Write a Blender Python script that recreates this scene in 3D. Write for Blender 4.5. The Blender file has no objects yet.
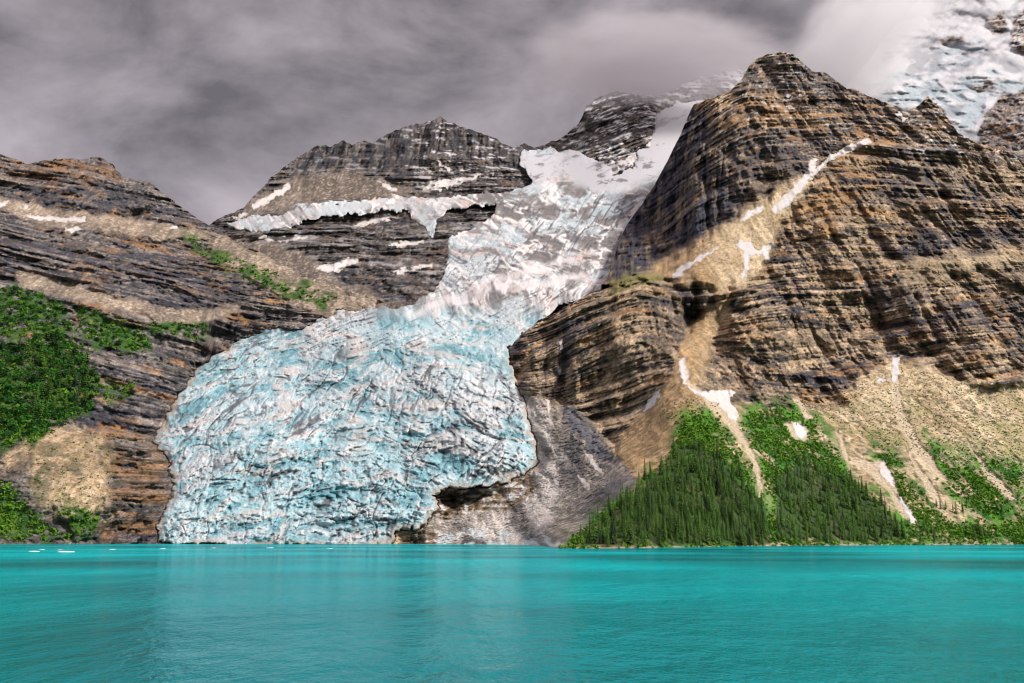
import bpy, math, random
import numpy as np

random.seed(7)
rng = np.random.default_rng(11)
scene = bpy.context.scene
COL = scene.collection
f32 = np.float32

# ------------------------------------------------------------------ camera
F, HOR, CAMH = 900.0, 538.8, 6.0
PITCH = math.atan((HOR - 341.5) / F)
CP, SP = math.cos(PITCH), math.sin(PITCH)
cam_d = bpy.data.cameras.new("camera")
cam_d.sensor_width = 36.0
cam_d.lens = F / 1024.0 * 36.0
cam_d.clip_start, cam_d.clip_end = 0.5, 40000
cam = bpy.data.objects.new("camera", cam_d)
COL.objects.link(cam)
cam.location = (0, 0, CAMH)
cam.rotation_euler = (math.radians(90) + PITCH, 0, 0)
scene.camera = cam


def world(px, py, Y):
    """survey sighting (px, py) at northing Y metres -> world position"""
    x = (px - 512.0) / F
    y = -(py - 341.5) / F
    dy = CP - y * SP
    dz = SP + y * CP
    return x / dy * Y, Y, CAMH + dz / dy * Y


# ------------------------------------------------------------------ noise
def _h(ix, iy, iz, seed):
    h = (ix * np.uint32(374761393)) ^ (iy * np.uint32(668265263)) ^ (iz * np.uint32(2246822519)) ^ np.uint32((seed * 3266489917) & 0xFFFFFFFF)
    h = (h ^ (h >> np.uint32(15))) * np.uint32(2246822519)
    h = (h ^ (h >> np.uint32(13))) * np.uint32(3266489917)
    return (h >> np.uint32(8)).astype(f32) * f32(1.0 / 16777216.0)


def vnoise(x, y, z, seed=0):
    x = np.asarray(x, f32); y = np.asarray(y, f32); z = np.asarray(z, f32)
    x, y, z = np.broadcast_arrays(x, y, z)
    xi = np.floor(x); yi = np.floor(y); zi = np.floor(z)
    fx = x - xi; fy = y - yi; fz = z - zi
    fx = fx * fx * fx * (fx * (fx * 6 - 15) + 10)
    fy = fy * fy * fy * (fy * (fy * 6 - 15) + 10)
    fz = fz * fz * fz * (fz * (fz * 6 - 15) + 10)
    ix = xi.astype(np.int32).astype(np.uint32); iy = yi.astype(np.int32).astype(np.uint32); iz = zi.astype(np.int32).astype(np.uint32)
    o = np.uint32(1)
    a = _h(ix, iy, iz, seed); b = _h(ix + o, iy, iz, seed)
    c = _h(ix, iy + o, iz, seed); d = _h(ix + o, iy + o, iz, seed)
    l0 = (a + (b - a) * fx); l0 = l0 + ((c + (d - c) * fx) - l0) * fy
    a = _h(ix, iy, iz + o, seed); b = _h(ix + o, iy, iz + o, seed)
    c = _h(ix, iy + o, iz + o, seed); d = _h(ix + o, iy + o, iz + o, seed)
    l1 = (a + (b - a) * fx); l1 = l1 + ((c + (d - c) * fx) - l1) * fy
    return (l0 + (l1 - l0) * fz) * 2 - 1


def fbm(x, y, z, octv=4, seed=0, gain=0.5):
    s = 0; a = 1.0; n = 0
    for i in range(octv):
        s = s + a * vnoise(x, y, z, seed + i * 17)
        n += a; a *= gain
        x, y, z = (0.8 * x + 0.6 * y) * 2.03 + 3.1, (0.8 * y - 0.6 * x) * 2.03 + 7.7, z * 2.03 + 1.3
    return s / n


def fbm_a(x, y, z, octv=4, seed=0, gain=0.5):   # axis-aligned octaves (keeps stretching)
    s = 0; a = 1.0; n = 0
    for i in range(octv):
        s = s + a * vnoise(x, y, z, seed + i * 17)
        n += a; a *= gain
        x, y, z = x * 2.1 + 3.1, y * 2.1 + 7.7, z * 2.1 + 1.3
    return s / n


def ridged(x, y, z, octv=4, seed=0, gain=0.5):
    s = 0; a = 1.0; n = 0
    for i in range(octv):
        s = s + a * (1 - 2 * np.abs(vnoise(x, y, z, seed + i * 13)))
        n += a; a *= gain
        x, y, z = (0.8 * x + 0.6 * y) * 2.03 + 3.1, (0.8 * y - 0.6 * x) * 2.03 + 7.7, z * 2.03 + 1.3
    return s / n


def worley2(x, y, seed=0):
    """F1, F2 and a random value per cell"""
    x = np.asarray(x, f32); y = np.asarray(y, f32)
    xi = np.floor(x).astype(np.int32); yi = np.floor(y).astype(np.int32)
    f1 = np.full(x.shape, 9, f32); f2 = f1.copy(); cid = np.zeros(x.shape, f32)
    z0 = np.zeros_like(xi).astype(np.uint32)
    for dx in (-1, 0, 1):
        for dy in (-1, 0, 1):
            cx = (xi + dx); cy = (yi + dy)
            ux = cx.astype(np.uint32); uy = cy.astype(np.uint32)
            jx = cx + _h(ux, uy, z0, seed); jy = cy + _h(ux, uy, z0, seed + 5)
            d = np.sqrt((jx - x) ** 2 + (jy - y) ** 2).astype(f32)
            m = d < f1
            f2 = np.where(m, f1, np.minimum(f2, d))
            cid = np.where(m, _h(ux, uy, z0, seed + 9), cid)
            f1 = np.where(m, d, f1)
    return f1, f2, cid


def sst(a, b, x):
    t = np.clip((x - a) / (b - a), 0, 1)
    return t * t * (3 - 2 * t)


def mixc(c, col, m):
    m = np.clip(m, 0, 1)[..., None]
    return c * (1 - m) + np.asarray(col, f32) * m


def polysd(px, py, poly):
    """signed distance, positive inside"""
    P = np.asarray(poly, f32)
    d = np.full(px.shape, 1e9, f32); ins = np.zeros(px.shape, bool)
    n = len(P)
    for i in range(n):
        x0, y0 = P[i]; x1, y1 = P[(i + 1) % n]
        ex, ey = x1 - x0, y1 - y0
        L = ex * ex + ey * ey + 1e-9
        t = np.clip(((px - x0) * ex + (py - y0) * ey) / L, 0, 1)
        d = np.minimum(d, (px - x0 - t * ex) ** 2 + (py - y0 - t * ey) ** 2)
        if y0 != y1:
            c = ((y0 > py) != (y1 > py)) & (px < (x1 - x0) * (py - y0) / (y1 - y0) + x0)
            ins ^= c
    d = np.sqrt(d)
    return np.where(ins, d, -d)


def rbf(ctrl):
    """thin-plate surface through survey points"""
    C = np.asarray(ctrl, np.float64)
    p = C[:, :2] / 100.0; v = C[:, 2]
    n = len(C)
    r = np.sqrt(((p[:, None] - p[None]) ** 2).sum(-1))
    K = np.where(r > 0, r * r * np.log(r + 1e-12), 0) + np.eye(n) * 0.03
    A = np.zeros((n + 3, n + 3)); A[:n, :n] = K
    A[:n, n] = 1; A[:n, n + 1:] = p; A[n, :n] = 1; A[n + 1:, :n] = p.T
    w = np.linalg.solve(A, np.r_[v, 0, 0, 0])

    def ev(px, py):
        s = w[n] + w[n + 1] * px / 100 + w[n + 2] * py / 100
        for i in range(n):
            r2 = (px / 100 - p[i, 0]) ** 2 + (py / 100 - p[i, 1]) ** 2 + 1e-12
            s = s + w[i] * 0.5 * r2 * np.log(r2)
        return s
    return ev


def rbf_grid(ctrl, step=6):
    ev = rbf(ctrl)
    gx = np.arange(-80, 1120 + step, step, dtype=np.float64); gy = np.arange(-120, 570 + step, step, dtype=np.float64)
    G = ev(gx[None, :], gy[:, None])

    def lk(px, py):
        fx = np.clip((px - gx[0]) / step, 0, len(gx) - 1.001); fy = np.clip((py - gy[0]) / step, 0, len(gy) - 1.001)
        ix = fx.astype(int); iy = fy.astype(int); tx = fx - ix; ty = fy - iy
        # smooth (cubic-ish) blending keeps creases out of the sheet
        return ((G[iy, ix] * (1 - tx) + G[iy, ix + 1] * tx) * (1 - ty) + (G[iy + 1, ix] * (1 - tx) + G[iy + 1, ix + 1] * tx) * ty)
    return lk


def columns(x0, x1, dx):
    """fine columns in the middle, coarse ones far to the sides"""
    c = np.arange(max(x0, -24), min(x1, 1048) + 1e-6, dx)
    l = np.arange(x0, -24, 6.0) if x0 < -24 else np.zeros(0)
    r = np.arange(1048 + 6.0, x1, 6.0) if x1 > 1048 else np.zeros(0)
    return np.r_[l, c, r]


class Sheet:
    def __init__(s, x0, x1, dx, top, bot, rows, depth, jit=1.2, seed=0):
        s.px = columns(x0, x1, dx).astype(np.float64)
        T = np.asarray(top, np.float64); B = np.asarray(bot, np.float64)
        s.top = np.interp(s.px, T[:, 0], T[:, 1])
        if jit:
            s.top = s.top + jit * (fbm(s.px / 9.0, 0 * s.px, 0.3, 4, seed + 50, 0.6) * 2.2)
        s.bot = np.maximum(np.interp(s.px, B[:, 0], B[:, 1]) + (0.9 * fbm(s.px / 7.0, 0 * s.px, 0.7, 3, seed + 55, 0.6)), s.top + 1)
        v = np.linspace(0, 1, rows)
        s.PX = np.repeat(s.px[None], rows, 0)
        s.PY = s.bot[None] + (s.top - s.bot)[None] * v[:, None]
        s.Y = depth(np.clip(s.PX, -60, 1090), s.PY)
        s.Y = np.maximum.accumulate(s.Y, axis=0)
        s.rows = rows

    def xyz(s):
        X, Y, Z = world(s.PX, s.PY, s.Y)
        return X.astype(f32), Y.astype(f32), Z.astype(f32)

    def sample(s, px, py):
        px = np.asarray(px, float); py = np.asarray(py, float)
        ci = np.clip(np.interp(px, s.px, np.arange(len(s.px))), 0, len(s.px) - 1.001)
        i = ci.astype(int); t = ci - i
        top = s.top[i] * (1 - t) + s.top[i + 1] * t; bot = s.bot[i] * (1 - t) + s.bot[i + 1] * t
        v = np.clip((py - bot) / (top - bot), 0, 1) * (s.rows - 1.001)
        j = v.astype(int); q = v - j
        return ((s.Y[j, i] * (1 - t) + s.Y[j, i + 1] * t) * (1 - q) + (s.Y[j + 1, i] * (1 - t) + s.Y[j + 1, i + 1] * t) * q)


def grid_mesh(name, P, keep=None, col=None, attrs=None, mat=None):
    """P: rows x cols x 3"""
    r, c = P.shape[:2]
    idx = np.arange(r * c).reshape(r, c)
    q = np.stack([idx[:-1, :-1], idx[:-1, 1:], idx[1:, 1:], idx[1:, :-1]], -1)
    if keep is not None:
        k = keep[:-1, :-1] & keep[:-1, 1:] & keep[1:, 1:] & keep[1:, :-1]
        q = q[k]
    q = q.reshape(-1, 4)
    used = np.unique(q)
    remap = np.full(r * c, -1); remap[used] = np.arange(len(used))
    V = P.reshape(-1, 3)[used]
    q = remap[q]
    me = raw_mesh(name, V, q)
    if col is not None:
        a = me.color_attributes.new("base", 'FLOAT_COLOR', 'POINT')
        cc = np.ones((len(used), 4), f32); cc[:, :3] = np.clip(col.reshape(-1, 3)[used], 0, 1)
        a.data.foreach_set("color", cc.ravel())
    for k, v in (attrs or {}).items():
        a = me.attributes.new(k, 'FLOAT', 'POINT')
        a.data.foreach_set("value", np.ascontiguousarray(v.reshape(-1)[used], dtype=f32))
    return link(name, me, mat)


def raw_mesh(name, V, q):
    me = bpy.data.meshes.new(name)
    n = q.shape[1]
    me.vertices.add(len(V)); me.vertices.foreach_set("co", np.ascontiguousarray(V, dtype=f32).ravel())
    me.loops.add(q.size); me.loops.foreach_set("vertex_index", q.astype(np.int32).ravel())
    me.polygons.add(len(q))
    me.polygons.foreach_set("loop_start", np.arange(0, q.size, n, dtype=np.int32))
    me.polygons.foreach_set("use_smooth", np.ones(len(q), bool))
    me.update(calc_edges=True); me.validate()
    return me


def link(name, me, mat=None, parent=None):
    o = bpy.data.objects.new(name, me); COL.objects.link(o)
    if mat and len(me.materials) == 0:
        me.materials.append(mat)
    if parent:
        o.parent = parent
    return o


def tag(o, label=None, cat=None, group=None, kind=None):
    if label: o["label"] = label
    if cat: o["category"] = cat
    if group: o["group"] = group
    if kind: o["kind"] = kind
    return o


# ------------------------------------------------------------------ materials
class NT:
    def __init__(s, name):
        s.m = bpy.data.materials.new(name); s.m.use_nodes = True
        s.t = s.m.node_tree; s.b = s.t.nodes["Principled BSDF"]; s.o = s.t.nodes["Material Output"]

    def n(s, typ, **kw):
        nd = s.t.nodes.new(typ)
        for k, v in kw.items():
            if k in nd.inputs.keys():
                nd.inputs[k].default_value = v
            else:
                setattr(nd, k, v)
        return nd

    def l(s, a, b):
        s.t.links.new(a, b)


def noise_node(m, vec, scale, detail=4.0, rough=0.55):
    n = m.n('ShaderNodeTexNoise'); n.inputs['Scale'].default_value = scale
    n.inputs['Detail'].default_value = detail; n.inputs['Roughness'].default_value = rough
    m.l(vec, n.inputs['Vector'])
    return n


def ground_material(name, fine, var, bump, rough=0.92, spec=0.2, stretch=(1, 1, 1)):
    m = NT(name)
    geo = m.n('ShaderNodeNewGeometry')
    mp = m.n('ShaderNodeMapping'); mp.inputs['Scale'].default_value = stretch
    m.l(geo.outputs['Position'], mp.inputs['Vector'])
    at = m.n('ShaderNodeVertexColor', layer_name="base")
    n1 = noise_node(m, mp.outputs['Vector'], fine, 5.0, 0.72)
    r = m.n('ShaderNodeMapRange'); r.inputs['From Min'].default_value = 0.25; r.inputs['From Max'].default_value = 0.75
    r.inputs['To Min'].default_value = 1 - var; r.inputs['To Max'].default_value = 1 + var
    m.l(n1.outputs['Fac'], r.inputs['Value'])
    mul = m.n('ShaderNodeVectorMath', operation='SCALE')
    m.l(at.outputs['Color'], mul.inputs[0]); m.l(r.outputs['Result'], mul.inputs['Scale'])
    m.l(mul.outputs['Vector'], m.b.inputs['Base Color'])
    m.b.inputs['Roughness'].default_value = rough
    m.b.inputs['Specular IOR Level'].default_value = spec
    bp = m.n('ShaderNodeBump'); bp.inputs['Strength'].default_value = 0.7; bp.inputs['Distance'].default_value = bump
    m.l(n1.outputs['Fac'], bp.inputs['Height']); m.l(bp.outputs['Normal'], m.b.inputs['Normal'])
    return m.m


M_rock = ground_material("layered_rock", 0.34, 0.75, 3.0, stretch=(1, 1, 2.0))
M_ice = ground_material("glacier_ice", 0.30, 0.14, 2.2, rough=0.6, spec=0.3)
M_snow = ground_material("old_snow", 0.15, 0.10, 0.8, rough=0.8, spec=0.2)


def leaf_material(name, c0, c1, scale):
    m = NT(name)
    oi = m.n('ShaderNodeObjectInfo')
    geo = m.n('ShaderNodeNewGeometry')
    n1 = noise_node(m, geo.outputs['Position'], scale, 3.0, 0.6)
    ad = m.n('ShaderNodeMath', operation='MULTIPLY_ADD')
    m.l(oi.outputs['Random'], ad.inputs[0]); ad.inputs[1].default_value = 0.45
    m.l(n1.outputs['Fac'], ad.inputs[2])
    cr = m.n('ShaderNodeValToRGB')
    cr.color_ramp.elements[0].position = 0.42; cr.color_ramp.elements[0].color = (*c0, 1)
    cr.color_ramp.elements[1].position = 0.88; cr.color_ramp.elements[1].color = (*c1, 1)
    m.l(ad.outputs[0], cr.inputs['Fac']); m.l(cr.outputs['Color'], m.b.inputs['Base Color'])
    m.b.inputs['Roughness'].default_value = 0.8; m.b.inputs['Specular IOR Level'].default_value = 0.2
    return m.m


M_needle = leaf_material("spruce_needles", (0.004, 0.015, 0.004), (0.055, 0.120, 0.014), 0.13)
M_leaf = leaf_material("willow_leaves", (0.003, 0.018, 0.005), (0.036, 0.145, 0.015), 0.04)
M_shrub = leaf_material("low_shrubs", (0.006, 0.034, 0.005), (0.105, 0.225, 0.014), 0.035)
M_bark = leaf_material("bark", (0.05, 0.035, 0.025), (0.12, 0.09, 0.07), 2.0)

# ------------------------------------------------------------------ survey: glacier
GL = [(158, 546), (162, 520), (170, 500), (172, 480), (165, 462), (152, 441), (165, 420), (178, 400), (195, 375), (215, 358), (245, 342),
      (290, 327), (340, 317), (385, 309), (420, 299), (440, 285), (452, 264), (450, 246), (465, 229), (480, 213), (508, 200), (532, 184),
      (523, 166), (519, 152), (545, 152), (575, 154), (600, 162), (612, 178), (632, 172), (645, 150), (658, 130), (658, 112), (670, 107), (690, 103), (712, 100), (730, 100),
      (730, 110), (712, 120), (702, 150), (680, 190), (650, 230), (630, 260), (622, 282), (592, 292), (565, 300), (545, 318), (525, 335),
      (508, 350), (505, 365), (512, 385), (522, 400), (528, 420), (530, 440), (535, 462), (520, 478), (490, 483), (455, 485),
      (432, 493), (436, 510), (425, 525), (412, 531), (395, 534), (388, 546)]
SHELF = [(226, 225), (250, 217), (290, 212), (330, 204), (380, 199), (430, 197), (470, 196), (515, 196), (505, 206), (480, 214), (462, 226), (446, 238),
         (430, 232), (422, 222), (410, 213), (370, 209), (335, 213), (310, 222), (285, 228), (262, 231), (250, 229)]
G_ctrl = [(160, 544, 1088), (300, 544, 1090), (400, 544, 1090), (440, 500, 1130), (530, 478, 1160), (160, 440, 1330), (250, 440, 1270),
          (300, 500, 1150), (200, 500, 1170), (400, 440, 1230), (500, 440, 1210), (200, 362, 1600), (300, 330, 1660), (400, 310, 1650), (500, 370, 1380), (400, 370, 1430), (300, 390, 1440),
          (505, 312, 1600), (600, 290, 1750), (450, 262, 1950), (550, 240, 2020), (612, 250, 1960), (480, 215, 2200), (560, 200, 2270),
          (525, 180, 2400), (600, 180, 2400), (640, 192, 2320), (560, 160, 2620), (640, 150, 2600), (680, 115, 2900), (700, 85, 3150),
          (300, 220, 2080), (400, 205, 2270), (240, 222, 2090), (720, 150, 2700), (640, 300, 1700), (150, 545, 1090), (560, 480, 1150), (560, 540, 1080)]
G_depth = rbf_grid(G_ctrl)


ISLE = [(433, 237), (440, 222), (455, 211), (475, 204), (494, 205), (497, 212), (480, 222), (463, 235), (446, 243)]


def gl_sd(px, py):
    return np.minimum(np.maximum(polysd(px, py, GL), polysd(px, py, SHELF)), -polysd(px, py, ISLE) - 1.0)


def rough_edge(px, py, amp=3.0, sc=9.0, seed=3):
    a = fbm(px / sc, py / sc, 0.0, 3, seed) * amp
    b = fbm(px / sc, py / sc, 5.0, 3, seed + 40) * amp
    return px + a, py + b


def under_ice(sh, ymin=-999):
    """the bed passes beneath the ice where the glacier covers it"""
    sd = ice_margin(sh.PX, sh.PY)
    sh.sd = sd
    G = G_depth(sh.PX, sh.PY)
    sd = np.where(sh.PY < ymin, -9, sd)
    w = sst(-3, 3, sd)
    w2 = sst(-16, -2, sd) * sst(380, 410, sh.PY) * sst(260, 160, np.abs(sh.Y - G))
    sh.Y = sh.Y * (1 - w2) + (G + 7 + 0.2 * (sh.Y - G)) * w2
    sh.Y = np.where(sd > -3, sh.Y * (1 - w) + np.maximum(sh.Y, G + 40) * w, sh.Y)


def ice_margin(px, py):
    """ragged outline of the ice"""
    qx, qy = rough_edge(px, py, 6.5, 30.0, 12)
    qx, qy = rough_edge(qx, qy, 4.5, 11.0, 14)
    qx, qy = rough_edge(qx, qy, 2.6, 4.0, 8)
    sd = gl_sd(qx, qy)
    thin_ = polysd(px, py, SHELF)
    hole = sst(-2, 2, thin_) * sst(482, 462, px)
    return sd - hole * np.clip(3.5 * fbm(px / 15, py / 5, 3.3, 3, 19), 0, 9)


def terr(s, r):
    f = s - np.floor(s)
    return np.clip((f - r) / (1 - r), 0, 1) - f, sst(r - 0.08, r + 0.12, f) * (1 - sst(0.93, 1.0, f))


def back_rows(P):
    """the far side of a massif, down from its crest"""
    top = P[-1]
    out = [P]
    for dy, k in ((25, 0.985), (120, 0.9), (420, 0.6), (1000, 0.0)):
        q = top.copy(); q[:, 1] += dy; q[:, 0] *= (top[:, 1] + dy) / top[:, 1]; q[:, 2] = top[:, 2] * k - (20 if k == 0 else 0)
        out.append(q[None])
    return np.concatenate(out, 0)


def foot_rows(P):
    b = P[0].copy(); b[:, 1] -= 6; b[:, 2] -= 14
    return np.concatenate([b[None], P], 0)


def padrows(a, nfront, nback):
    return np.concatenate([np.repeat(a[:1], nfront, 0), a, np.repeat(a[-1:], nback, 0)], 0)


def rock_relief(sh, tilt, calm, seed, amp=1.0, beds=((54, 0.60, 0.6), (17, 0.55, 0.85), (6.5, 0.5, 0.95)), gully=40.0, warp=0.0):
    """displace a sheet with gullies, crags, joints and stepped beds; returns bed coordinate, ledge mask"""
    X, Y, Z = sh.xyz()
    wob = fbm(X / 320, Y / 320, Z / 320, 3, seed) * 22 + fbm(X / 90, Y / 120, Z / 90, 2, seed + 9) * 4
    S = Z + tilt * X + warp + wob
    fade = (1 - calm)
    d = gully * ridged(X / 120, S / 520, 0.0, 4, seed + 1, 0.55) * 0.9
    d = d + 24 * fbm(X / 70, Y / 150, S / 70, 3, seed + 2)
    d = d + 10 * ridged(X / 22, Y / 70, S / 60, 3, seed + 3, 0.6)
    led = np.zeros_like(X); k = 0
    regn = np.clip(0.75 + 1.5 * fbm(X / 170, Y / 200, Z / 130, 3, seed + 95), 0.15, 1.35)
    for th, r, a in beds:
        ph = fbm(X / (th * 6), Y / (th * 8), S / (th * 9), 2, seed + 20 + k) * 0.35
        lay = np.floor(S / th + ph)
        rr = np.clip(r + 0.25 * vnoise(X / (th * 3), Y / (th * 3), lay, seed + 30 + k), 0.25, 0.85)
        o, lm = terr(S / th + ph, rr)
        st = 0.55 + 0.75 * vnoise(X / (th * 2.5), Y / (th * 4), lay * 1.7, seed + 60 + k)
        d = d + o * th * a * 1.1 * np.clip(st + 0.25, 0, 1.4) * regn
        # upright joints split each bed into blocks
        d = d + 0.20 * th * a * ridged(X / (th * 0.7), Y / (th * 3), lay * 3.7, 2, seed + 70 + k)
        led = np.maximum(led, lm * np.clip(st + 0.1, 0, 1) * np.clip(regn + 0.1, 0, 1) * (0.7, 0.9, 0.85)[min(k, 2)])
        k += 1
    _, _, ca = worley2((X + 0.4 * Y) / 24, S / 13, seed + 40)
    _, _, cb = worley2((X + 0.4 * Y) / 9, S / 5.5, seed + 41)
    sh.blk = (ca - 0.5) * 0.55 + (cb - 0.5) * 0.75
    d = d + 7.0 * (ca - 0.5) + 4.0 * (cb - 0.5)
    d = d + (5.2 - 1.5 * regn) * fbm(X / 7, Y / 14, S / 5, 3, seed + 4, 0.7) + 9 * (1.2 - regn) * fbm(X / 18, Y / 40, S / 22, 3, seed + 5, 0.6)
    soft = 3.5 * fbm(X / 40, Y / 90, Z / 160, 3, seed + 6) + 3.0 * ridged(X / 16, Y / 60, Z / 160, 2, seed + 8) + 1.8 * fbm(X / 5, Y / 7, Z / 10, 3, seed + 7, 0.65)
    sh.Y = sh.Y + amp * (d * fade) + soft * calm
    return S, led


def rock_colour(sh, S, led, seed, dark=(0.032, 0.032, 0.044), mid=(0.165, 0.128, 0.096), tan=(0.43, 0.33, 0.225), rust=(0.31, 0.155, 0.055), tanw=0.85):
    X, Y, Z = sh.xyz()
    b = fbm_a(X / 60, Y / 90, S / 5.0, 3, seed + 80, 0.72)
    b2 = fbm(X / 6, Y / 14, S / 3.5, 3, seed + 85, 0.65)
    big = fbm(X / 150, Y / 200, S / 60, 3, seed + 81)
    v = fbm_a(X / 7, Y / 30, S / 40, 3, seed + 87, 0.6)
    c = np.zeros(X.shape + (3,), f32) + np.asarray(mid, f32)
    c = mixc(c, dark, sst(-0.10, 0.22, 0.8 * b + 1.0 * big + 0.4 * b2 + 0.4 * v + 0.02) * 0.95)
    c = mixc(c, (mid[0] * 1.9, mid[1] * 1.8, mid[2] * 1.7), sst(0.02, 0.32, -b + 0.4 * b2) * 0.8)
    c = mixc(c, rust, sst(0.12, 0.45, fbm(X / 60, Y / 90, S / 14, 4, seed + 82, 0.6)) * 0.7)
    c = mixc(c, tan, led * sst(-0.25, 0.25, fbm(X / 40, Y / 60, S / 16, 4, seed + 83, 0.6)) * tanw)
    st = fbm_a(X / 8, Y / 14, Z / 70, 3, seed + 84)
    c = mixc(c, (0.020, 0.020, 0.030), sst(0.10, 0.36, st) * 0.7 * (1 - 0.85 * led))
    c = c * (1 + 0.95 * sh.blk)[..., None]
    c = c * (1 + 0.75 * np.clip(fbm(X / 2.4, Y / 4, S / 1.9, 2, seed + 86), -0.8, 0.8))[..., None]
    return c


def finish_rock(name, sh, c, foot=True, mat=None, ice=True, ymin=-999):
    if ice:
        under_ice(sh, ymin)
    X, Y, Z = sh.xyz()
    P = back_rows(np.stack([X, Y, Z], -1))
    nf = 0
    if foot:
        P = foot_rows(P); nf = 1
    c = padrows(c, nf, 4)
    o = grid_mesh(name, P, None, c, None, mat or M_rock)
    tag(o, kind="structure")
    return o


def scree_colour(X, Y, Z, seed, a=(0.40, 0.30, 0.20), b=(0.27, 0.20, 0.135)):
    n = fbm(X / 30, Y / 60, Z / 70, 4, seed)
    rl = fbm_a((X + 0.25 * Z) / 9, Y / 90, Z / 110, 3, seed + 9, 0.6)
    n2 = fbm(X / 4.5, Y / 5, Z / 7, 3, seed + 5)
    c = np.zeros(X.shape + (3,), f32) + np.asarray(a, f32)
    c = mixc(c, b, sst(-0.15, 0.3, n))
    _, _, cs = worley2(X / 4.5, (Z + 0.5 * Y) / 4.5, seed + 12)
    c = c * (1 + 0.5 * (cs - 0.5))[..., None]
    c = mixc(c, (0.14, 0.105, 0.07), sst(0.12, 0.42, n2) * 0.7)
    c = mixc(c, (0.50, 0.42, 0.33), sst(0.15, 0.45, -n2) * 0.6)
    c = c * (1 + 0.55 * np.clip(rl, -0.7, 0.7))[..., None]
    return c


def mask(px, py, polys, soft=3.0, amp=4.0, sc=10.0, seed=5):
    qx, qy = rough_edge(px, py, amp, sc, seed)
    m = np.zeros(px.shape, f32)
    for p in polys:
        m = np.maximum(m, sst(-soft, soft, polysd(qx, qy, p)))
    return m


# ------------------------------------------------------------------ west mountain (left)
A_top = [(-500, 120), (-200, 140), (-60, 150), (0, 154), (14, 158), (27, 164), (40, 162), (60, 158), (78, 159), (100, 157), (112, 164), (122, 176), (135, 180), (150, 182),
         (160, 190), (176, 204), (192, 215), (205, 224), (220, 233), (250, 248), (280, 262), (310, 275), (345, 290), (372, 298), (395, 306), (430, 318)]
A_bot = [(-500, 544), (205, 544), (215, 470), (250, 400), (330, 360), (430, 340)]
A_depth = rbf_grid([(-60, 544, 1010), (0, 544, 1025), (80, 544, 1055), (160, 544, 1085), (205, 544, 1100), (165, 440, 1320), (100, 425, 1250), (100, 490, 1110), (0, 480, 1090),
                    (0, 430, 1180), (0, 340, 1380), (80, 330, 1450), (150, 345, 1520), (200, 352, 1600), (100, 295, 1580), (0, 285, 1500), (185, 322, 1600), (0, 235, 1700), (100, 245, 1800),
                    (200, 275, 1780), (300, 300, 1740), (390, 310, 1700), (50, 218, 1960), (130, 225, 2000), (205, 228, 2060), (0, 155, 2250), (100, 158, 2280), (60, 195, 2060), (0, 205, 1960), (150, 188, 2200), (150, 212, 2060),
                    (250, 252, 1900), (300, 273, 1830), (-60, 340, 1350), (-60, 150, 2250), (-60, 235, 1680), (260, 350, 1650)])
A = Sheet(-500, 430, 1.0, A_top, A_bot, 400, A_depth, 0.9, 1)
A_tal = [[(0, 196), (40, 208), (90, 214), (130, 218), (175, 226), (215, 232), (205, 240), (150, 238), (100, 232), (60, 228), (0, 212), (-80, 205), (-80, 192)],
         [(212, 231), (260, 252), (310, 275), (345, 290), (372, 297), (400, 308), (395, 318), (345, 324), (312, 314), (275, 294), (238, 272), (208, 252)],
         [(20, 270), (60, 280), (100, 293), (150, 305), (200, 312), (240, 304), (235, 312), (200, 326), (170, 322), (120, 310), (60, 298), (15, 283)],
         [(30, 450), (35, 440), (60, 425), (95, 430), (105, 450), (108, 490), (90, 525), (60, 520), (30, 490), (22, 470)],
         [(0, 448), (20, 440), (40, 436), (30, 455), (0, 478)]]
A_veg = [[(-90, 285), (20, 288), (60, 305), (75, 325), (65, 340), (-90, 335)], [(-90, 340), (20, 345), (50, 336), (85, 352), (98, 385), (92, 410), (60, 425), (30, 445), (0, 450), (-90, 470)],
         [(75, 308), (115, 318), (150, 330), (150, 352), (120, 355), (80, 338)], [(150, 322), (205, 325), (205, 338), (150, 338)],
         [(-90, 485), (10, 485), (35, 515), (70, 540), (-90, 545)], [(185, 235), (230, 258), (290, 280), (340, 298), (330, 308), (290, 296), (240, 278), (200, 255)],
         [(95, 375), (135, 385), (130, 400), (100, 398)], [(60, 500), (100, 520), (95, 540), (70, 540)]]
A_tm = np.maximum(mask(A.PX, A.PY, A_tal[:3], 3, 5, 12, 5), mask(A.PX, A.PY, A_tal[3:], 9, 12, 18, 5) * 0.9)
A_vm = mask(A.PX, A.PY, A_veg, 5, 12, 14, 6)
A_low = sst(425, 470, A.PY) * sst(110, 60, A.PX)
calm = np.clip(np.maximum(A_tm * 0.9, np.maximum(A_vm * 0.6, A_low * 0.4)), 0, 1)
XA = A.xyz()[0]; wA = sst(400, 450, A.PY)
S, led = rock_relief(A, 0.21, calm, 100, 1.1, gully=34, warp=-0.21 * (XA + 500) * wA)
c = rock_colour(A, S, led, 100, tanw=0.65, mid=(0.112, 0.100, 0.097), tan=(0.235, 0.195, 0.16))
X, Y, Z = A.xyz()
rusty = mask(A.PX, A.PY, [[(-90, 150), (20, 160), (60, 158), (110, 160), (125, 178), (90, 182), (40, 180), (-90, 185)], [(130, 232), (180, 240), (260, 282), (340, 310), (300, 300), (200, 262), (140, 248)],
                          [(95, 425), (160, 440), (170, 540), (100, 542), (105, 470)]], 4, 6)
c = mixc(c, (0.27, 0.145, 0.065), rusty * sst(-0.3, 0.3, fbm(X / 50, Y / 50, S / 12, 3, 140)) * np.where(A.PY > 400, 0.75, 0.5))
lowr = mask(A.PX, A.PY, [[(98, 430), (165, 436), (175, 545), (95, 545), (108, 480)]], 5, 6)
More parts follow.
